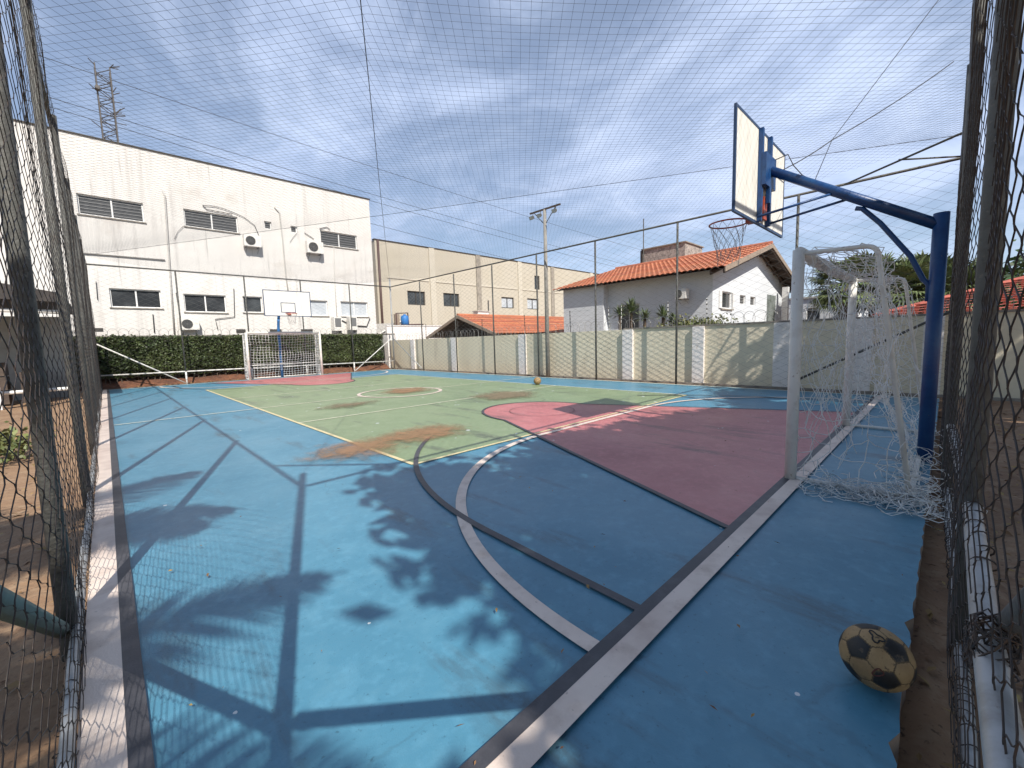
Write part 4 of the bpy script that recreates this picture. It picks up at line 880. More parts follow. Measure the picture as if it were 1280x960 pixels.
# ------------------------------------------------------------------ tiled roofs
def tile_sheet(b, o, du, dv, Lu, Lv, wave=.21, amp=.045, row=.38, per=6, mi=0):
    """roman-tile surface: o origin at eave, du unit along eave, dv unit up the slope; stepped rows"""
    o, du, dv = map(np.array, (o, du, dv)); nrm = np.cross(du, dv); nrm = nrm / np.linalg.norm(nrm); nrm = nrm if nrm[2] > 0 else -nrm
    nu = int(Lu / wave) * per; nv = int(Lv / row)
    for j in range(nv):
        V = []
        for i in range(nu + 1):
            u = Lu * i / nu; h = amp * abs(math.sin(PI * u / wave)) ** .8
            V.append(o + du * u + dv * (j * Lv / nv - .02) + nrm * (h + .028)); V.append(o + du * u + dv * ((j + 1) * Lv / nv + .01) + nrm * h)
        jit = random.uniform(-.003, .003)
        b.add([v + nrm * jit for v in V], [(2 * i, 2 * i + 2, 2 * i + 3, 2 * i + 1) for i in range(nu)], mi)
        b.add([V[2 * i] for i in range(nu + 1)] + [V[2 * i] - nrm * .03 for i in range(nu + 1)], [(i, nu + 1 + i, nu + 2 + i, i + 1) for i in range(nu)], mi)
# main house
HX, EX, RXh, EZ, RZ = 16.0, 15.38, 20.8, 3.66, 5.15; GYh = 6.0; RY0, RY1 = 5.38, 13.0; EX2 = 2 * RXh - EX; HX2 = 2 * RXh - HX
slope = np.array([RXh - EX, 0, RZ - EZ]); SL = np.linalg.norm(slope); du = np.array([0, 1., 0]); dv = slope / SL; dv2 = dv * np.array([-1, 1, 1])
t = thing('tiled_house', (18, 9, 0), 'pale house with orange clay tile gable roof beyond the right wall', 'house')
hz = lambda x: EZ + (RZ - EZ) * (1 - abs(x - RXh) / (RXh - EX)) - .10
TG = lambda u, v, d: (u, GYh + d, v)
gw = [rectY(901.5, 363.5, 914.5, 386.5, GYh), rectY(925, 368.5, 931.8, 381, GYh), rectY(938, 370.5, 944.2, 382.5, GYh)]
b = MB(); wt = hz(HX); grid_wall(b, (HX, HX2), (-.2, wt), gw, TG, .12)
b.poly([(HX, GYh, wt), (HX2, GYh, wt), (RXh, GYh, hz(RXh))])
TL = lambda u, v, d: (HX + d, u, v)
lw = [[8.9, 9.85, 1.6, 2.75]]
b2 = MB(); grid_wall(b2, (GYh, 10.4), (-.2, wt), lw, TL, .12)
b.v_off = 0; b.add(b2.v, [f[::-1] for f in b2.f])
b.quad((HX, 10.4, -.2), (HX - .35, 10.4, -.2), (HX - .35, 10.4, wt), (HX, 10.4, wt)); b.quad((HX - .35, 10.4, -.2), (HX - .35, 12.6, -.2), (HX - .35, 12.6, wt), (HX - .35, 10.4, wt)); b.quad((HX - .35, 12.6, -.2), (HX2, 12.6, -.2), (HX2, 12.6, wt), (HX - .35, 12.6, wt)); b.quad((HX2, GYh, -.2), (HX2, 12.6, -.2), (HX2, 12.6, wt), (HX2, GYh, wt))
b.build('wall', MT['house_wall'], t)
window(t, gw[0], TG, .11, MT['frame_white'], MT['pane_dark'], 0, .05); window(t, gw[1], TG, .11, MT['frame_white'], MT['pane_louvre'], 0, .04, 2); window(t, gw[2], TG, .11, MT['frame_white'], MT['pane_louvre'], 0, .04, 2)
window(t, lw[0], TL, .11, MT['conduit'], MT['pane_louvre'], 1, .06)
for s, x in ((-1, gw[0][0]), (1, gw[0][1])):
    b = MB(); b.box((x - .24 if s < 0 else x + .01, GYh - .045, gw[0][2]), (x - .01 if s < 0 else x + .24, GYh - .005, gw[0][3])); b.build('shutter', MT['frame_white'], t)
b = MB(); tile_sheet(b, (EX, RY0, EZ), du, dv, RY1 - RY0, SL); tile_sheet(b, (EX2, RY0, EZ), du, dv2, RY1 - RY0, SL)
b.tube([(RXh, RY0, RZ + .03), (RXh, RY1, RZ + .03)], .10, 8); rf = b.build('roof', MT['roof'], t)
b = MB()
for s in (1, -1): # soffit boards and rafters under the overhang
    ex = EX if s == 1 else EX2; d = Vector(dv if s == 1 else dv2); nn = Vector((-d.z * s, 0, abs(d.x))); off = nn * -.05
    for yy in (RY0 + .02, GYh - .16): b.prism([Vector((ex, yy, EZ)) + off, Vector((RXh, yy, RZ)) + off, Vector((RXh, yy, RZ)) + off * 4.2, Vector((ex, yy, EZ)) + off * 4.2], (0, .05, 0))
    b.quad(Vector((ex, RY0, EZ)) + off, Vector((ex, RY1, EZ)) + off, Vector((RXh, RY1, RZ)) + off, Vector((RXh, RY0, RZ)) + off)
b.build('soffit', MT['wood_dark'], rf)
b = MB()
for s in (1, -1):
    ex = EX if s == 1 else EX2; b.prism([(ex, RY0 - .03, EZ - .16), (RXh, RY0 - .03, RZ - .16), (RXh, RY0 - .03, RZ + .02), (ex, RY0 - .03, EZ + .02)], (0, .035, 0))
b.build('bargeboard', MT['fascia'], rf)
for k in range(9): b = MB(); x = HX + .9 + k * 1.1; b.box((x - .05, RY0 + .08, hz(x) - .15), (x + .05, GYh, hz(x) - .04)); b.build('purlin', MT['wood_dark'], rf)
o = copy_tree(proto); a = onX(852, 366, HX); o.rotation_euler = (0, 0, -PI / 2); o.location = (HX - .12, 7.0, 2.75); o.scale = (.5, 1, .62); tag(o, 'small boxed air conditioner under the eave of the orange roofed house', 'air conditioner')
# side doorway post on the right of the gable
b = MB(); a = onY(975, 400, GYh - .4); b.box((24.1, GYh - .5, 0), (24.35, GYh - .25, 3.6)); b.build('porch_post', MT['frame_white'], t)
b = MB(); b.box((22.6, GYh - .012, 1.2), (24.0, GYh - .003, 3.2)); b.build('porch_shade_panel', mat('porch_shade', (.18, .2, .19), .7, [(3, (.1, .12, .1), .45, .6, 4)]), t)  # flat panel on the wall with the porch shade in its colour
# stone water tower on the roof
t = thing('stone_tower', (23, 10.9, 0), 'stone clad tank tower standing behind the orange roof ridge', 'tower')
b = MB(); b.box((22.2, 9.75, 0), (24.4, 12.15, 6.22)); b.build('tower_wall', MT['stone'], t); b = MB(); b.box((22.12, 9.68, 6.223), (24.48, 12.22, 6.28)); b.build('cap', MT['coping'], t)
b = MB(); b.tube([(22.1, 12.05, 4), (22.1, 12.05, 7.9)], .03, 6); b.build('antenna', MT['galv_dark'], t); b = MB(); b.box((22.13, 12.151, 3), (22.6, 12.26, 6.2)); b.build('flue', MT['frame_dark'], t)

# low garage with orange roof, gable to the court
GX, GXe, AY, AZ = 13.5, 25.5, 18.0, 2.78; FY0, FY1, FZ = 15.0, 21.0, 1.74
t = thing('tiled_garage', (19, 18, 0), 'low garage with bright orange tile roof and dark open gable', 'garage')
b = MB(); s1 = np.array([0, AY - FY0, AZ - FZ]); L1 = np.linalg.norm(s1); s2 = np.array([0, AY - FY1, AZ - FZ])
tile_sheet(b, (GX, FY0, FZ), (1, 0, 0), s1 / L1, GXe - GX, L1, amp=.04); tile_sheet(b, (GX, FY1, FZ), (1, 0, 0), s2 / L1, GXe - GX, L1, amp=.04); b.tube([(GX, AY, AZ + .03), (GXe, AY, AZ + .03)], .09, 8); rf = b.build('roof', MT['roof'], t)
b = MB(); b.prism([(GX - .03, FY0, FZ - .13), (GX - .03, AY, AZ - .13), (GX - .03, AY, AZ + .03), (GX - .03, FY0, FZ + .03)], (.04, 0, 0)); b.prism([(GX - .03, FY1, FZ - .13), (GX - .03, AY, AZ - .13), (GX - .03, AY, AZ + .03), (GX - .03, FY1, FZ + .03)], (.04, 0, 0)); b.build('bargeboard', MT['fascia'], rf)
b = MB(); b.quad((GX, FY0, FZ - .06), (GXe, FY0, FZ - .06), (GXe, AY, AZ - .06), (GX, AY, AZ - .06)); b.quad((GX, FY1, FZ - .06), (GXe, FY1, FZ - .06), (GXe, AY, AZ - .06), (GX, AY, AZ - .06)); b.build('soffit', MT['wood_dark'], rf)
b = MB(); b.poly([(GX + .9, FY0 + .5, -.1), (GX + .9, FY1 - .5, -.1), (GX + .9, FY1 - .5, FZ), (GX + .9, AY, AZ - .12), (GX + .9, FY0 + .5, FZ)]); b.quad((GX + .9, FY0 + .5, -.1), (GXe - .5, FY0 + .5, -.1), (GXe - .5, FY0 + .5, FZ + .1), (GX + .9, FY0 + .5, FZ + .1)); b.build('wall', MT['shed_roof'], t)  # near-black sheet: shade inside the open gable is in its colour
a = onY(618, 398, 17.2); t = thing('roof_vent', (a[0], 18.2, 2.7), 'small white box vent on the low orange roof', 'vent')
b = MB(); b.box((a[0] - .4, 18.1, 2.6), (a[0] + .4, 18.5, 3.05)); b.build('box', MT['frame_white'], t); b = MB(); b.box((a[0] - .46, 18.05, 3.052), (a[0] + .46, 18.55, 3.1)); b.build('cap', MT['conduit'], t)

# right hand red roof house
t = thing('red_roof_house', (20, -5, 0), 'low house with dark red tiled hip roof beyond the near goal', 'house')
b = MB(); e0 = (14.2, 1.35, 1.72); e1 = (14.2, -14, 1.72); r0 = (19.6, -2.2, 2.95); r1 = (19.6, -14, 2.95); e3 = (25, 1.35, 1.72)
def shingles(b, A, B, C, D, rows=16, cols=60):
    """A,B eave ends; D above A, C above B; stepped plain tiles"""
    A, B, C, D = map(np.array, (A, B, C, D)); nn = np.cross(B - A, D - A); nn = nn / np.linalg.norm(nn); nn = nn if nn[2] > 0 else -nn
    for j in range(rows):
        v0, v1 = j / rows, (j + 1) / rows
        P0, P1 = A + (D - A) * v0, B + (C - B) * v0; Q0, Q1 = A + (D - A) * v1, B + (C - B) * v1
        for i in range(cols):
            u0, u1 = i / cols + .003, (i + 1) / cols - .003; h = .035 + random.uniform(0, .014)
            V = [P0 + (P1 - P0) * u0 + nn * h, P0 + (P1 - P0) * u1 + nn * h, Q0 + (Q1 - Q0) * u1, Q0 + (Q1 - Q0) * u0, P0 + (P1 - P0) * u0, P0 + (P1 - P0) * u1]
            b.add(V, [(0, 1, 2, 3), (4, 5, 1, 0)])
shingles(b, e0, e1, r1, r0, 16, 70); shingles(b, e0, e3, (19.7, -2.2, 2.95), (19.6, -2.2, 2.95), 16, 50)
b.tube([e0, r0], .07, 6); b.tube([r0, r1], .07, 6); b.build('roof', MT['roof_red'], t)
b = MB(); b.box((15., -13.5, -.2), (24, .6, 1.66)); b.build('wall', MT['grey_wall'], t)
b = MB(); b.box((14.15, -14, 1.56), (14.2, 1.4, 1.70)); b.build('fascia', MT['frame_white'], t)
# white building far right
t = thing('white_house', (32, 6, 0), 'plain whitish house wall seen between the goal and gabled house', 'house')
TR = lambda u, v, d: (30 + d, u, v); b = MB(); grid_wall(b, (3.6, 8.2), (-.2, 3.35), [(5.2, 5.9, 2.0, 2.8)], TR, .12); bb = MB(); bb.add(b.v, [f[::-1] for f in b.f]); bb.quad((30, 3.6, -.2), (37, 3.6, -.2), (37, 3.6, 3.35), (30, 3.6, 3.35)); bb.quad((30, 3.6, 3.35), (37, 3.6, 3.35), (37, 8.2, 3.35), (30, 8.2, 3.35)); bb.build('wall', MT['house_wall'], t)
window(t, (5.2, 5.9, 2.0, 2.8), TR, .11, MT['frame_white'], MT['pane_dark'], 0)
b = MB(); b.box((29.9, 3.5, 3.353), (37.1, 8.3, 3.45)); b.build('roof_slab', MT['conduit'], t)

# shed left of the court
t = thing('shed', (-2.4, 17.5, 0), 'dark roofed open shed beyond the left fence', 'shed')
b = MB(); z_ = onY(0, 343, 17)[2]; z2 = onY(76, 372, 17)[2]; xa_ = onY(-60, 343, 17)[0]; xb_ = onY(80, 372, 17)[0]
b.prism([(xa_ - 3, 16.6, z_ + .45), (xb_, 16.6, z2 + .08), (xb_, 16.6, z2 - .16), (xa_ - 3, 16.6, z_ - .5)], (0, 5, 0)); b.build('roof', MT['shed_roof'], t)
b = MB(); zz = onY(40, 387, 17)[2]; b.tube([(xa_ - 3, 16.9, zz), (xb_, 16.9, zz - .05)], .05, 8); b.build('gutter', MT['white_bar'], t)
b = MB(); b.box((xa_ - 3, 20, -.2), (xb_ - .15, 20.2, zz)); b.build('wall', MT['grey_wall'], t)
for x in (-1.25, -2.1): b = MB(); b.box((x - .06, 17, -.1), (x + .06, 17.12, zz - .05)); b.build('post', MT['frame_white'] if x < -2 else MT['frame_dark'], t)
b = MB(); b.tube([(-6, 17.4, .35), (-.7, 17.4, .38)], .05, 8); b.build('low_rail', MT['white_bar'], t)
for i, (x, h, w) in enumerate(((-1.55, .9, .5), (-2.35, 1.2, .6))):
    tt = thing('crate_stack', (x, 18.6, 0), ('dark stack of crates stored under the shed roof', 'taller dark crate stack at the back of the shed')[i], 'crates')
    for k in range(3): b = MB(); b.box((x - w / 2, 18.3, h * k / 3), (x + w / 2, 18.9, h * (k + .92) / 3)); b.build('crate', MT['wood_dark'], tt)

# ------------------------------------------------------------------ power lines far behind
for i, (a, c) in enumerate((((30, 63), (800, 312)), ((30, 112), (800, 335)), ((30, 124), (800, 341)), ((30, 162), (800, 362)))):
    A, B_ = onY(*a, 46), onY(*c, 46); cord('power_line', sag(A, B_, .5, 20), .02, ('topmost thin power line sloping down behind the floodlight pole', 'upper of the close pair of power lines behind the beige building', 'lower of the close pair of power lines behind the beige building', 'lowest faint power line just above the beige roof')[i], 'power lines')

# ------------------------------------------------------------------ vegetation
def leaf_quads(C, size, flat=0., el=1.8):
    """C (n,3) centres -> rhombic leaves with random orientation"""
    n = len(C); d = rng.normal(0, 1, (n, 3)); d[:, 2] *= (1 - flat); d /= np.linalg.norm(d, axis=1, keepdims=True)
    r = rng.normal(0, 1, (n, 3)); w = np.cross(d, r); w /= np.linalg.norm(w, axis=1, keepdims=True)
    s = size * rng.uniform(.6, 1.3, (n, 1)) if np.isscalar(size) else size
    V = np.stack([C - d * s * el / 2, C + w * s / 2, C + d * s * el / 2, C - w * s / 2], 1).reshape(-1, 3)
    return V, np.arange(n * 4).reshape(n, 4)
# hedge
hx0, hx1, hy0, hy1 = -1.4, 11.7, 22.75, 23.75
t = thing('hedge', (5, 23.2, 0), 'long clipped dark green hedge below the white building', 'hedge')
n = 52000; C = np.zeros((n, 3)); C[:, 0] = rng.uniform(hx0, hx1, n); face = rng.random(n)
bump = .05 * np.sin(C[:, 0] * 2.3) + .04 * np.sin(C[:, 0] * 5.9 + 1)
front = face < .72; C[:, 1] = np.where(front, hy0 + np.abs(rng.normal(0, .07, n)) + bump * .8, rng.uniform(hy0, hy1, n)); C[:, 2] = np.where(front, rng.uniform(.36, 1.95, n), 1.93 + .02 * np.sin(C[:, 0] * 3.1) - np.abs(rng.normal(0, .06, n)))
C[:, 2] += np.where(~front | (C[:, 2] > 1.85), np.abs(rng.normal(0, .05, n)) * (rng.random(n) < .25), 0); C[:, 1] += .07 * (np.sin(C[:, 0] * 4.3 + C[:, 2] * 3) * np.sin(C[:, 0] * 1.7 - C[:, 2] * 5)) * front
C[:, 1] += np.where(front & (C[:, 2] < .7), (.7 - C[:, 2]) * .7, 0); C[:, 2] += rng.normal(0, .02, n)
gap = np.abs(((C[:, 0] + 3) % 3.3) - 1.65) < .05; C = C[~(gap & (rng.random(n) < .75))]
V, Fq = leaf_quads(C, .062, 0, 1.5); np_mesh('foliage', V, Fq, MT['hedge'], t)
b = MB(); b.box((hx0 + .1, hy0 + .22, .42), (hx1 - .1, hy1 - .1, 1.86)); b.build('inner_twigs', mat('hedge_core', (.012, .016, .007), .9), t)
b = MB()
for k in range(70): x = hx0 + .2 + k * .185 + random.uniform(-.05, .05); b.tube([(x, 23.15 + random.uniform(-.15, .15), -.1), (x + random.uniform(-.15, .15), 23.1, .65)], [.028, .018], 5)
b.build('stem', MT['trunk'], t)
t = thing('soil_bank', (5, 23.4, 0), 'strip of reddish earth bank under the hedge', 'soil'); b = MB()
b.add([(x, y, z + random.uniform(-.03, .03)) for x in np.linspace(-1.5, 12, 60) for y, z in ((22.75, -.04), (23.1, .18), (23.6, .32), (24.15, .36))], [(i * 4 + j, (i + 1) * 4 + j, (i + 1) * 4 + j + 1, i * 4 + j + 1) for i in range(59) for j in range(3)])
b.build('earth', mat('red_earth', (.20, .085, .045), .95, [(3, (.10, .045, .03), .4, .65, 7), (20, (.3, .17, .1), .58, .75, 6)], bump=.8, bscale=10), t, smooth=True)

LD = np.array([1.5, 4.4, -4.5])
def caster(gx, gy, h): return np.stack([gx - h / 4.5 * 1.5, gy - h / 4.5 * 4.4, h], -1)
def inpoly(x, y, P):
    ins = np.zeros(len(x), bool); n = len(P)
    for i in range(n):
        (ax, ay), (bx, by) = P[i], P[(i + 1) % n]
        c = ((ay > y) != (by > y)) & (x < (bx - ax) * (y - ay) / (by - ay + 1e-12) + ax); ins ^= c
    return ins
def shade_tree(poly, nclump, leaf_n, base, hr, label, size=.10):
    t = thing('shade_tree', (base[0], base[1], -.1), label, 'tree')
    P = np.array(poly); pts = []
    while len(pts) < nclump:
        x = rng.uniform(P[:, 0].min(), P[:, 0].max(), 64); y = rng.uniform(P[:, 1].min(), P[:, 1].max(), 64); ok = inpoly(x, y, poly)
        for a, c in zip(x[ok], y[ok]): pts.append((a, c))
    pts = np.array(pts[:nclump]); h = rng.uniform(hr[0], hr[1], nclump); cc = caster(pts[:, 0], pts[:, 1], h)
    C = (cc[:, None, :] + rng.normal(0, 1, (nclump, leaf_n, 3)) * np.array([.20, .22, .16])).reshape(-1, 3)
    C = C[C[:, 1] < -.42]
    V, Fq = leaf_quads(C, size, .4, 2.0); np_mesh('crown', V, Fq, MT['tree_leaf'], t)
    b = MB(); top = cc.mean(0); fork = np.array([base[0] * .6 + top[0] * .4, base[1] * .6 + top[1] * .4, hr[0] * .6])
    b.tube([(base[0], base[1], -.2), ((base[0] + fork[0]) / 2 + .08, (base[1] + fork[1]) / 2, hr[0] * .3), tuple(fork)], [.17, .14, .11], 10)
    for k in range(0, nclump, max(1, nclump // 22)):
        p = cc[k]; mid = fork * .45 + p * .55 + np.array([0, 0, .25]); b.tube([tuple(fork), tuple(mid), tuple(p)], [.06, .035, .012], 6)
    b.build('trunk', MT['trunk'], t, smooth=True)
shade_tree([(1.55, 1.15), (1.2, 1.7), (1.2, 2.3), (1.55, 3.2), (2.0, 3.9), (2.5, 3.5), (3.2, 3.2), (4.2, 3.45), (4.6, 2.6), (4.8, .8), (4.5, -2.), (2.3, -2.)], 150, 80, (.6, -5.0), (5.2, 7.5), 'broad leafy tree behind the near fence shading the middle of the court', .14)
shade_tree([(4.4, 3.4), (5.6, 3.4), (6.6, 3.0), (7.6, 2.6), (9.0, 2.3), (9.2, -2), (4.2, -2.)], 280, 100, (4.6, -5.4), (5.4, 8.0), 'dense leafy tree behind the near fence shading the near goal', .14)
shade_tree([(8.8, 2.7), (10.2, 3.6), (11.6, 3.8), (13.2, 4.6), (14, 2.0), (13, -2), (8.6, -2)], 150, 90, (8.8, -5.6), (5.6, 8.4), 'leafy tree behind the near fence shading the right corner', .13)
shade_tree([(1.05, .35), (1.2, .85), (2., 1.1), (4, 1.1), (9, .2), (10, -2.4), (4, -2.6), (1.8, -2.4)], 230, 80, (2.6, -6.2), (4.8, 6.5), 'low leafy tree over the dirt strip behind the near fence', .14)

def feather_palm(base, h, nf, label, length, seed, azs=None):
    rg = random.Random(seed); t = thing('feather_palm', (base[0], base[1], -.1), label, 'palm tree'); b = MB()
    b.tube([(base[0], base[1], -.2), (base[0] + .05, base[1] + .05, h * .5), (base[0], base[1], h)], [.16, .12, .10], 10); b.build('trunk', MT['trunk'], t, smooth=True)
    b = MB()
    for k in range(nf):
        az = (azs[k] if azs else 2 * PI * k / nf + rg.uniform(-.2, .2)); up = rg.uniform(.1, .9); L = length * rg.uniform(.85, 1.1); pts = []
        for i in range(15):
            s = i / 14 * L; e = up - 1.15 * (i / 14) ** 1.2 * (1.0); pts.append(Vector((base[0], base[1], h)) if i == 0 else pts[-1] + Vector((math.cos(az) * math.cos(e), math.sin(az) * math.cos(e), math.sin(e))) * (L / 14))
        b.tube(pts, [.018 * (1 - i / 16) + .003 for i in range(15)], 5)
        for i in range(3, 56):
            q = i / 56 * 14; j = int(q); p = pts[j].lerp(pts[min(14, j + 1)], q - j); tdir = (pts[min(14, j + 1)] - pts[max(0, j - 1)]).normalized(); side = tdir.cross(Vector((0, 0, 1))).normalized()
            ll = .55 * length / 2.2 * math.sin(PI * min(1, .15 + i / 62)) ** .6
            for s in (1, -1):
                d = (side * s + tdir * .75 + Vector((0, 0, rg.uniform(-.45, -.1)))).normalized(); wv = d.cross(Vector((0, 0, 1))).normalized() * .016
                b.add([p - wv, p + d * ll * .5 - wv * 1.2 + Vector((0, 0, .02)), p + d * ll, p + d * ll * .5 + wv * 1.2 + Vector((0, 0, .02)), p + wv], [(0, 1, 2, 3, 4)])
    b.build('crown', MT['palm_leaf'], t)
feather_palm((-2.6, -.1), 4.5, 11, 'feather palm beyond the left fence casting frond shadows on the blue court', 2.1, 3)
feather_palm((-2.95, -2.75), 4.9, 13, 'taller feather palm behind the fence corner casting frond shadows', 2.2, 5)

def fan_palm(base, h, cr, nf, label, seed):
    rg = random.Random(seed); t = thing('fan_palm', (base[0], base[1], 0), label, 'palm tree', 'fan palms beyond the right wall'); b = MB()
    b.tube([(base[0], base[1], -.2), (base[0], base[1], h)], [.16, .13], 8); b.build('trunk', MT['trunk'], t, smooth=True)
    b = MB(); c = Vector((base[0], base[1], h))
    for k in range(nf):
        az = rg.uniform(0, 2 * PI); el = rg.uniform(-.75, 1.25); d = Vector((math.cos(az) * math.cos(el), math.sin(az) * math.cos(el), math.sin(el))); pl = cr * rg.uniform(.45, .7); hub = c + d * pl - Vector((0, 0, .10 * pl))
        b.tube([c, c + d * pl * .5 + Vector((0, 0, .03)), hub], .012, 4); side = d.cross(Vector((0, 0, 1))); side = side.normalized() if side.length > .01 else Vector((1, 0, 0)); upv = side.cross(d).normalized(); fl = cr * rg.uniform(.42, .6)
        for i in range(17):
            a = -1.75 + 3.5 * i / 16; q = (d * math.cos(a) + side * math.sin(a) + upv * .18).normalized(); L = fl * (1 - .25 * abs(a) / 1.75); wv = q.cross(upv).normalized() * (.028 * cr); tip = hub + q * L - Vector((0, 0, .28 * L * rg.uniform(.4, 1.3)))
            b.add([hub, hub + q * L * .6 - wv, tip, hub + q * L * .6 + wv], [(0, 1, 2, 3)])
    b.build('crown', MT['palm_leaf'], t)
for i, (px, py, X, cr, lab) in enumerate(((1058, 356, 24, 1.45, 'leftmost fan palm, standing beside the white house wall'), (1092, 362, 27, 1.7, 'wide fan palm seen between the two back bars of the near goal'), (1122, 360, 25, 1.3, 'fan palm seen under the brace of the blue pole'), (1150, 356, 29, 1.6, 'fan palm rising directly left of the blue pole'), (1185, 365, 26, 1.5, 'fan palm between the blue pole and the dark fence post'))):
    p = onX(px, py, X); fan_palm((p[0], p[1]), p[2], cr * 1.12, 78, lab, 20 + i)
for i, (px, py, X, lab) in enumerate(((1252, 372, 33, 'distant dark bush above the red roof by the thick fence post'), (1284, 352, 36, 'distant dark tree at the right edge above the red roof'))):
    p = onX(px, py, X); t = thing('bush', (p[0], p[1], 0), lab, 'bush'); C = np.array([p[0], p[1], p[2] - .3]) + rng.normal(0, 1, (1800, 3)) * np.array([.9, 1.1, .75]); V, Fq = leaf_quads(C, .2); np_mesh('crown', V, Fq, MT['tree_leaf'], t)
    b = MB(); b.tube([(p[0], p[1], -.2), (p[0], p[1], p[2])], .12, 8); b.build('trunk', MT['trunk'], t)

def yucca(base, z, r, n, label, seed):
    rg = random.Random(seed); t = thing('yucca', (base[0], base[1], 0), label, 'yucca', 'spiky plants behind the boundary wall'); b = MB(); b.tube([(base[0], base[1], -.2), (base[0], base[1], z)], .06, 6); b.build('trunk', MT['trunk'], t); b = MB()
    for k in range(n):
        az = rg.uniform(0, 2 * PI); el = rg.uniform(-.15, 1.4); d = Vector((math.cos(az) * math.cos(el), math.sin(az) * math.cos(el), math.sin(el))); sd = d.cross(Vector((0, 0, 1))).normalized() * .022; L = r * rg.uniform(.7, 1.1); c = Vector((base[0], base[1], z)); m_ = c + d * L * .55; e = c + d * L - Vector((0, 0, .18 * L))
        b.add([c - sd * .6, m_ - sd, e, m_ + sd, c + sd * .6], [(0, 1, 2, 3, 4)])
    b.build('crown', MT['yucca_leaf'], t)
for i, (px, py, X, r, lab) in enumerate(((775, 392, 13.6, .62, 'yucca nearest the garage roof above the beige wall'), (789, 389, 13.9, .72, 'biggest yucca above the beige wall, below the door of the house'), (806, 397, 13.6, .5, 'small yucca right of the biggest one above the wall'), (829, 395, 14.2, .6, 'yucca in the middle of the house wall'), (842, 400, 13.7, .42, 'low yucca beside the right fence post'))):
    p = onX(px, py, X); yucca((p[0], p[1]), p[2] - .05, r, 80, lab, 40 + i)
p = onX(868, 402, 13.6); t = thing('shrub', (p[0], p[1], 0), 'yellowish low shrub along the wall under the shaded house corner', 'shrub')
C = np.array([p[0], p[1], 1.62]) + rng.normal(0, 1, (2600, 3)) * np.array([.22, .55, .13]); V, Fq = leaf_quads(C, .055); np_mesh('foliage', V, Fq, MT['shrub_leaf'], t); b = MB(); b.tube([(p[0], p[1], -.1), (p[0], p[1], 1.6)], .05, 6); b.build('stem', MT['trunk'], t)
# small scrub on the left dirt
b = MB(); t = thing('weed', (-1.35, 9.0, 0), 'small green weed clump on the dirt beyond the left fence', 'weed')
C = np.array([-1.1, 9.0, .12]) + rng.normal(0, 1, (500, 3)) * np.array([.14, .3, .10]); V, Fq = leaf_quads(C, .05); np_mesh('foliage', V, Fq, MT['shrub_leaf'], t)

# ------------------------------------------------------------------ light and sky
L = np.array([1.5, 4.4, -4.5]); L = L / np.linalg.norm(L)
sd = bpy.data.lights.new('sun', 'SUN'); sd.energy = 5.0; sd.angle = math.radians(.45); sd.color = (1, .95, .87)
so = bpy.data.objects.new('sun', sd); COL.objects.link(so); so.rotation_euler = Vector(L).to_track_quat('-Z', 'Y').to_euler(); so.location = (-5, -15, 20)
w = bpy.data.worlds.new('World'); sc.world = w; w.use_nodes = True; n = w.node_tree.nodes; l = w.node_tree.links
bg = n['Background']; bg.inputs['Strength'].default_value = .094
sk = n.new('ShaderNodeTexSky'); sk.sky_type = 'NISHITA'; sk.sun_disc = False; sk.sun_elevation = math.asin(-L[2]); sk.sun_rotation = math.atan2(-L[0], -L[1]); sk.air_density = 1.0; sk.dust_density = .25; sk.ozone_density = 1.6
tc = n.new('ShaderNodeTexCoord'); sx = n.new('ShaderNodeSeparateXYZ'); l.new(tc.outputs['Generated'], sx.inputs[0])
def mth(op, a, c=None, clamp=False):
    m_ = n.new('ShaderNodeMath'); m_.operation = op; m_.use_clamp = clamp
    for i, v in enumerate((a, c)):
        if v is None: continue
        if isinstance(v, (int, float)): m_.inputs[i].default_value = v
        else: l.new(v, m_.inputs[i])
    return m_.outputs[0]
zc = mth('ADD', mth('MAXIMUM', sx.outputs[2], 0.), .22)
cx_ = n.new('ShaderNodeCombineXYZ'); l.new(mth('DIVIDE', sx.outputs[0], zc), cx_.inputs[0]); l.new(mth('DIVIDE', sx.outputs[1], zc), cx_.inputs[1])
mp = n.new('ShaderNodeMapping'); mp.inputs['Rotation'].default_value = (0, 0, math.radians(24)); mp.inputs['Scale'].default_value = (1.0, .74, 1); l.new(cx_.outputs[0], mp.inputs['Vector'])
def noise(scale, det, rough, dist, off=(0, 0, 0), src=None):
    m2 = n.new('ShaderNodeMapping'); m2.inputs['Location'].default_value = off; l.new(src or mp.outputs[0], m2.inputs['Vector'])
    z = n.new('ShaderNodeTexNoise'); z.inputs['Scale'].default_value = scale; z.inputs['Detail'].default_value = det; z.inputs['Roughness'].default_value = rough; z.inputs['Distortion'].default_value = dist; l.new(m2.outputs[0], z.inputs['Vector']); return z.outputs['Fac']
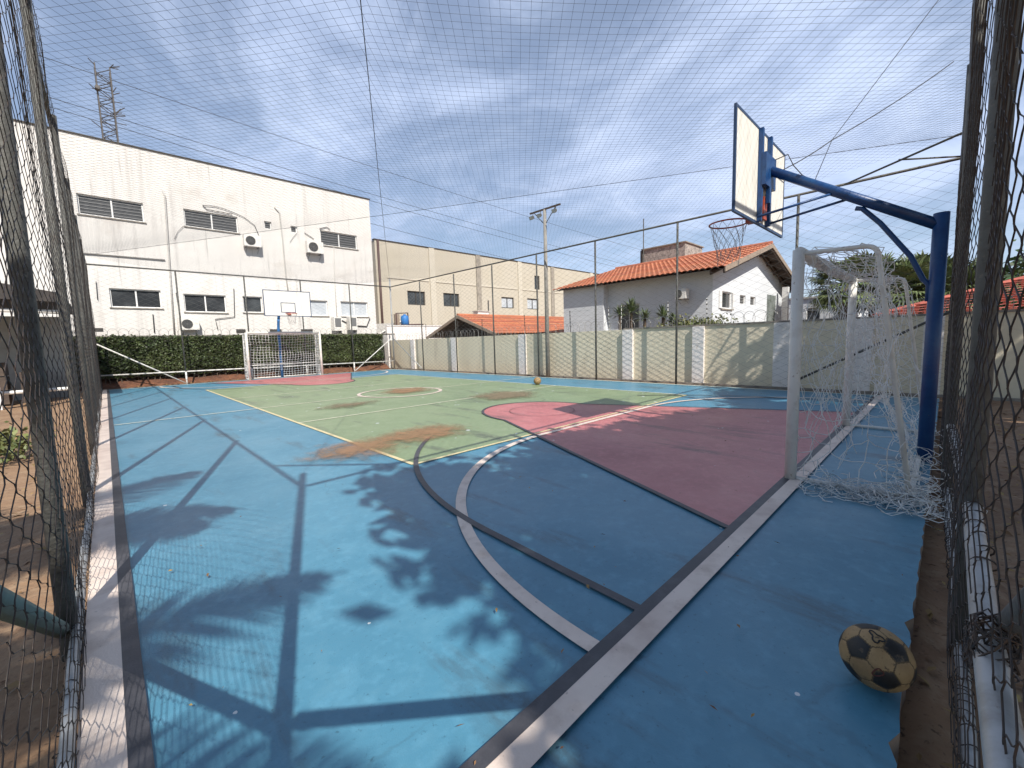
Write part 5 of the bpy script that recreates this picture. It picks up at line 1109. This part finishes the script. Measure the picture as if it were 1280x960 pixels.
n1 = noise(1.5, 9, .58, .9, (3.1, .7, 0)); n2 = noise(4.6, 8, .62, .5, (1.2, 5.3, 0)); n3 = noise(.7, 3, .5, .3, (.4, 2.2, 0))
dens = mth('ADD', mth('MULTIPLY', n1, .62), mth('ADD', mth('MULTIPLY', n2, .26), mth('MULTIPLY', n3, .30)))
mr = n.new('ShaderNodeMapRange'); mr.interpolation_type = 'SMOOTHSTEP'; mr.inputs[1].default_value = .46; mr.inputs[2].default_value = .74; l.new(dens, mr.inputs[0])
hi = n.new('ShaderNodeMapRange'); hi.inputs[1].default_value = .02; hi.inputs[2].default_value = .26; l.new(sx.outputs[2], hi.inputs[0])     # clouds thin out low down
fr = n.new('ShaderNodeMapRange'); fr.interpolation_type = 'SMOOTHSTEP'; fr.inputs[1].default_value = -.25; fr.inputs[2].default_value = .35; l.new(mth('ADD', mth('MULTIPLY', sx.outputs[0], .69), mth('MULTIPLY', sx.outputs[1], .716)), fr.inputs[0])  # clouds masked off behind the camera to cut sky fill in the shade
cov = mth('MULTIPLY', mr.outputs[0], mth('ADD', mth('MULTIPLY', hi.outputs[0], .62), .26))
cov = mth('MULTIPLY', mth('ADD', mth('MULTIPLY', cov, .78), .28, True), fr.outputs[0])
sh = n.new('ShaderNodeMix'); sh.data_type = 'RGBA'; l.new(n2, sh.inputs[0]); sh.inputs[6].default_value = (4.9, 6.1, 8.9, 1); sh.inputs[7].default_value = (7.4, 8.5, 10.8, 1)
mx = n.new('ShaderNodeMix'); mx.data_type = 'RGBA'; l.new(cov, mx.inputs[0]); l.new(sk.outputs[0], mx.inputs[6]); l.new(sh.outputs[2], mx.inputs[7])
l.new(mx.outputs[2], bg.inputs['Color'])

vs = sc.view_settings; vs.view_transform = 'Standard'; vs.look = 'None'; vs.exposure = .3; vs.gamma = 1; vs.use_curve_mapping = False
sc.render.engine = 'CYCLES'; sc.cycles.use_denoising = True; sc.cycles.max_bounces = 6; sc.cycles.transparent_max_bounces = 16
try: sc.cycles.denoiser = 'OPENIMAGEDENOISE'
except Exception: pass
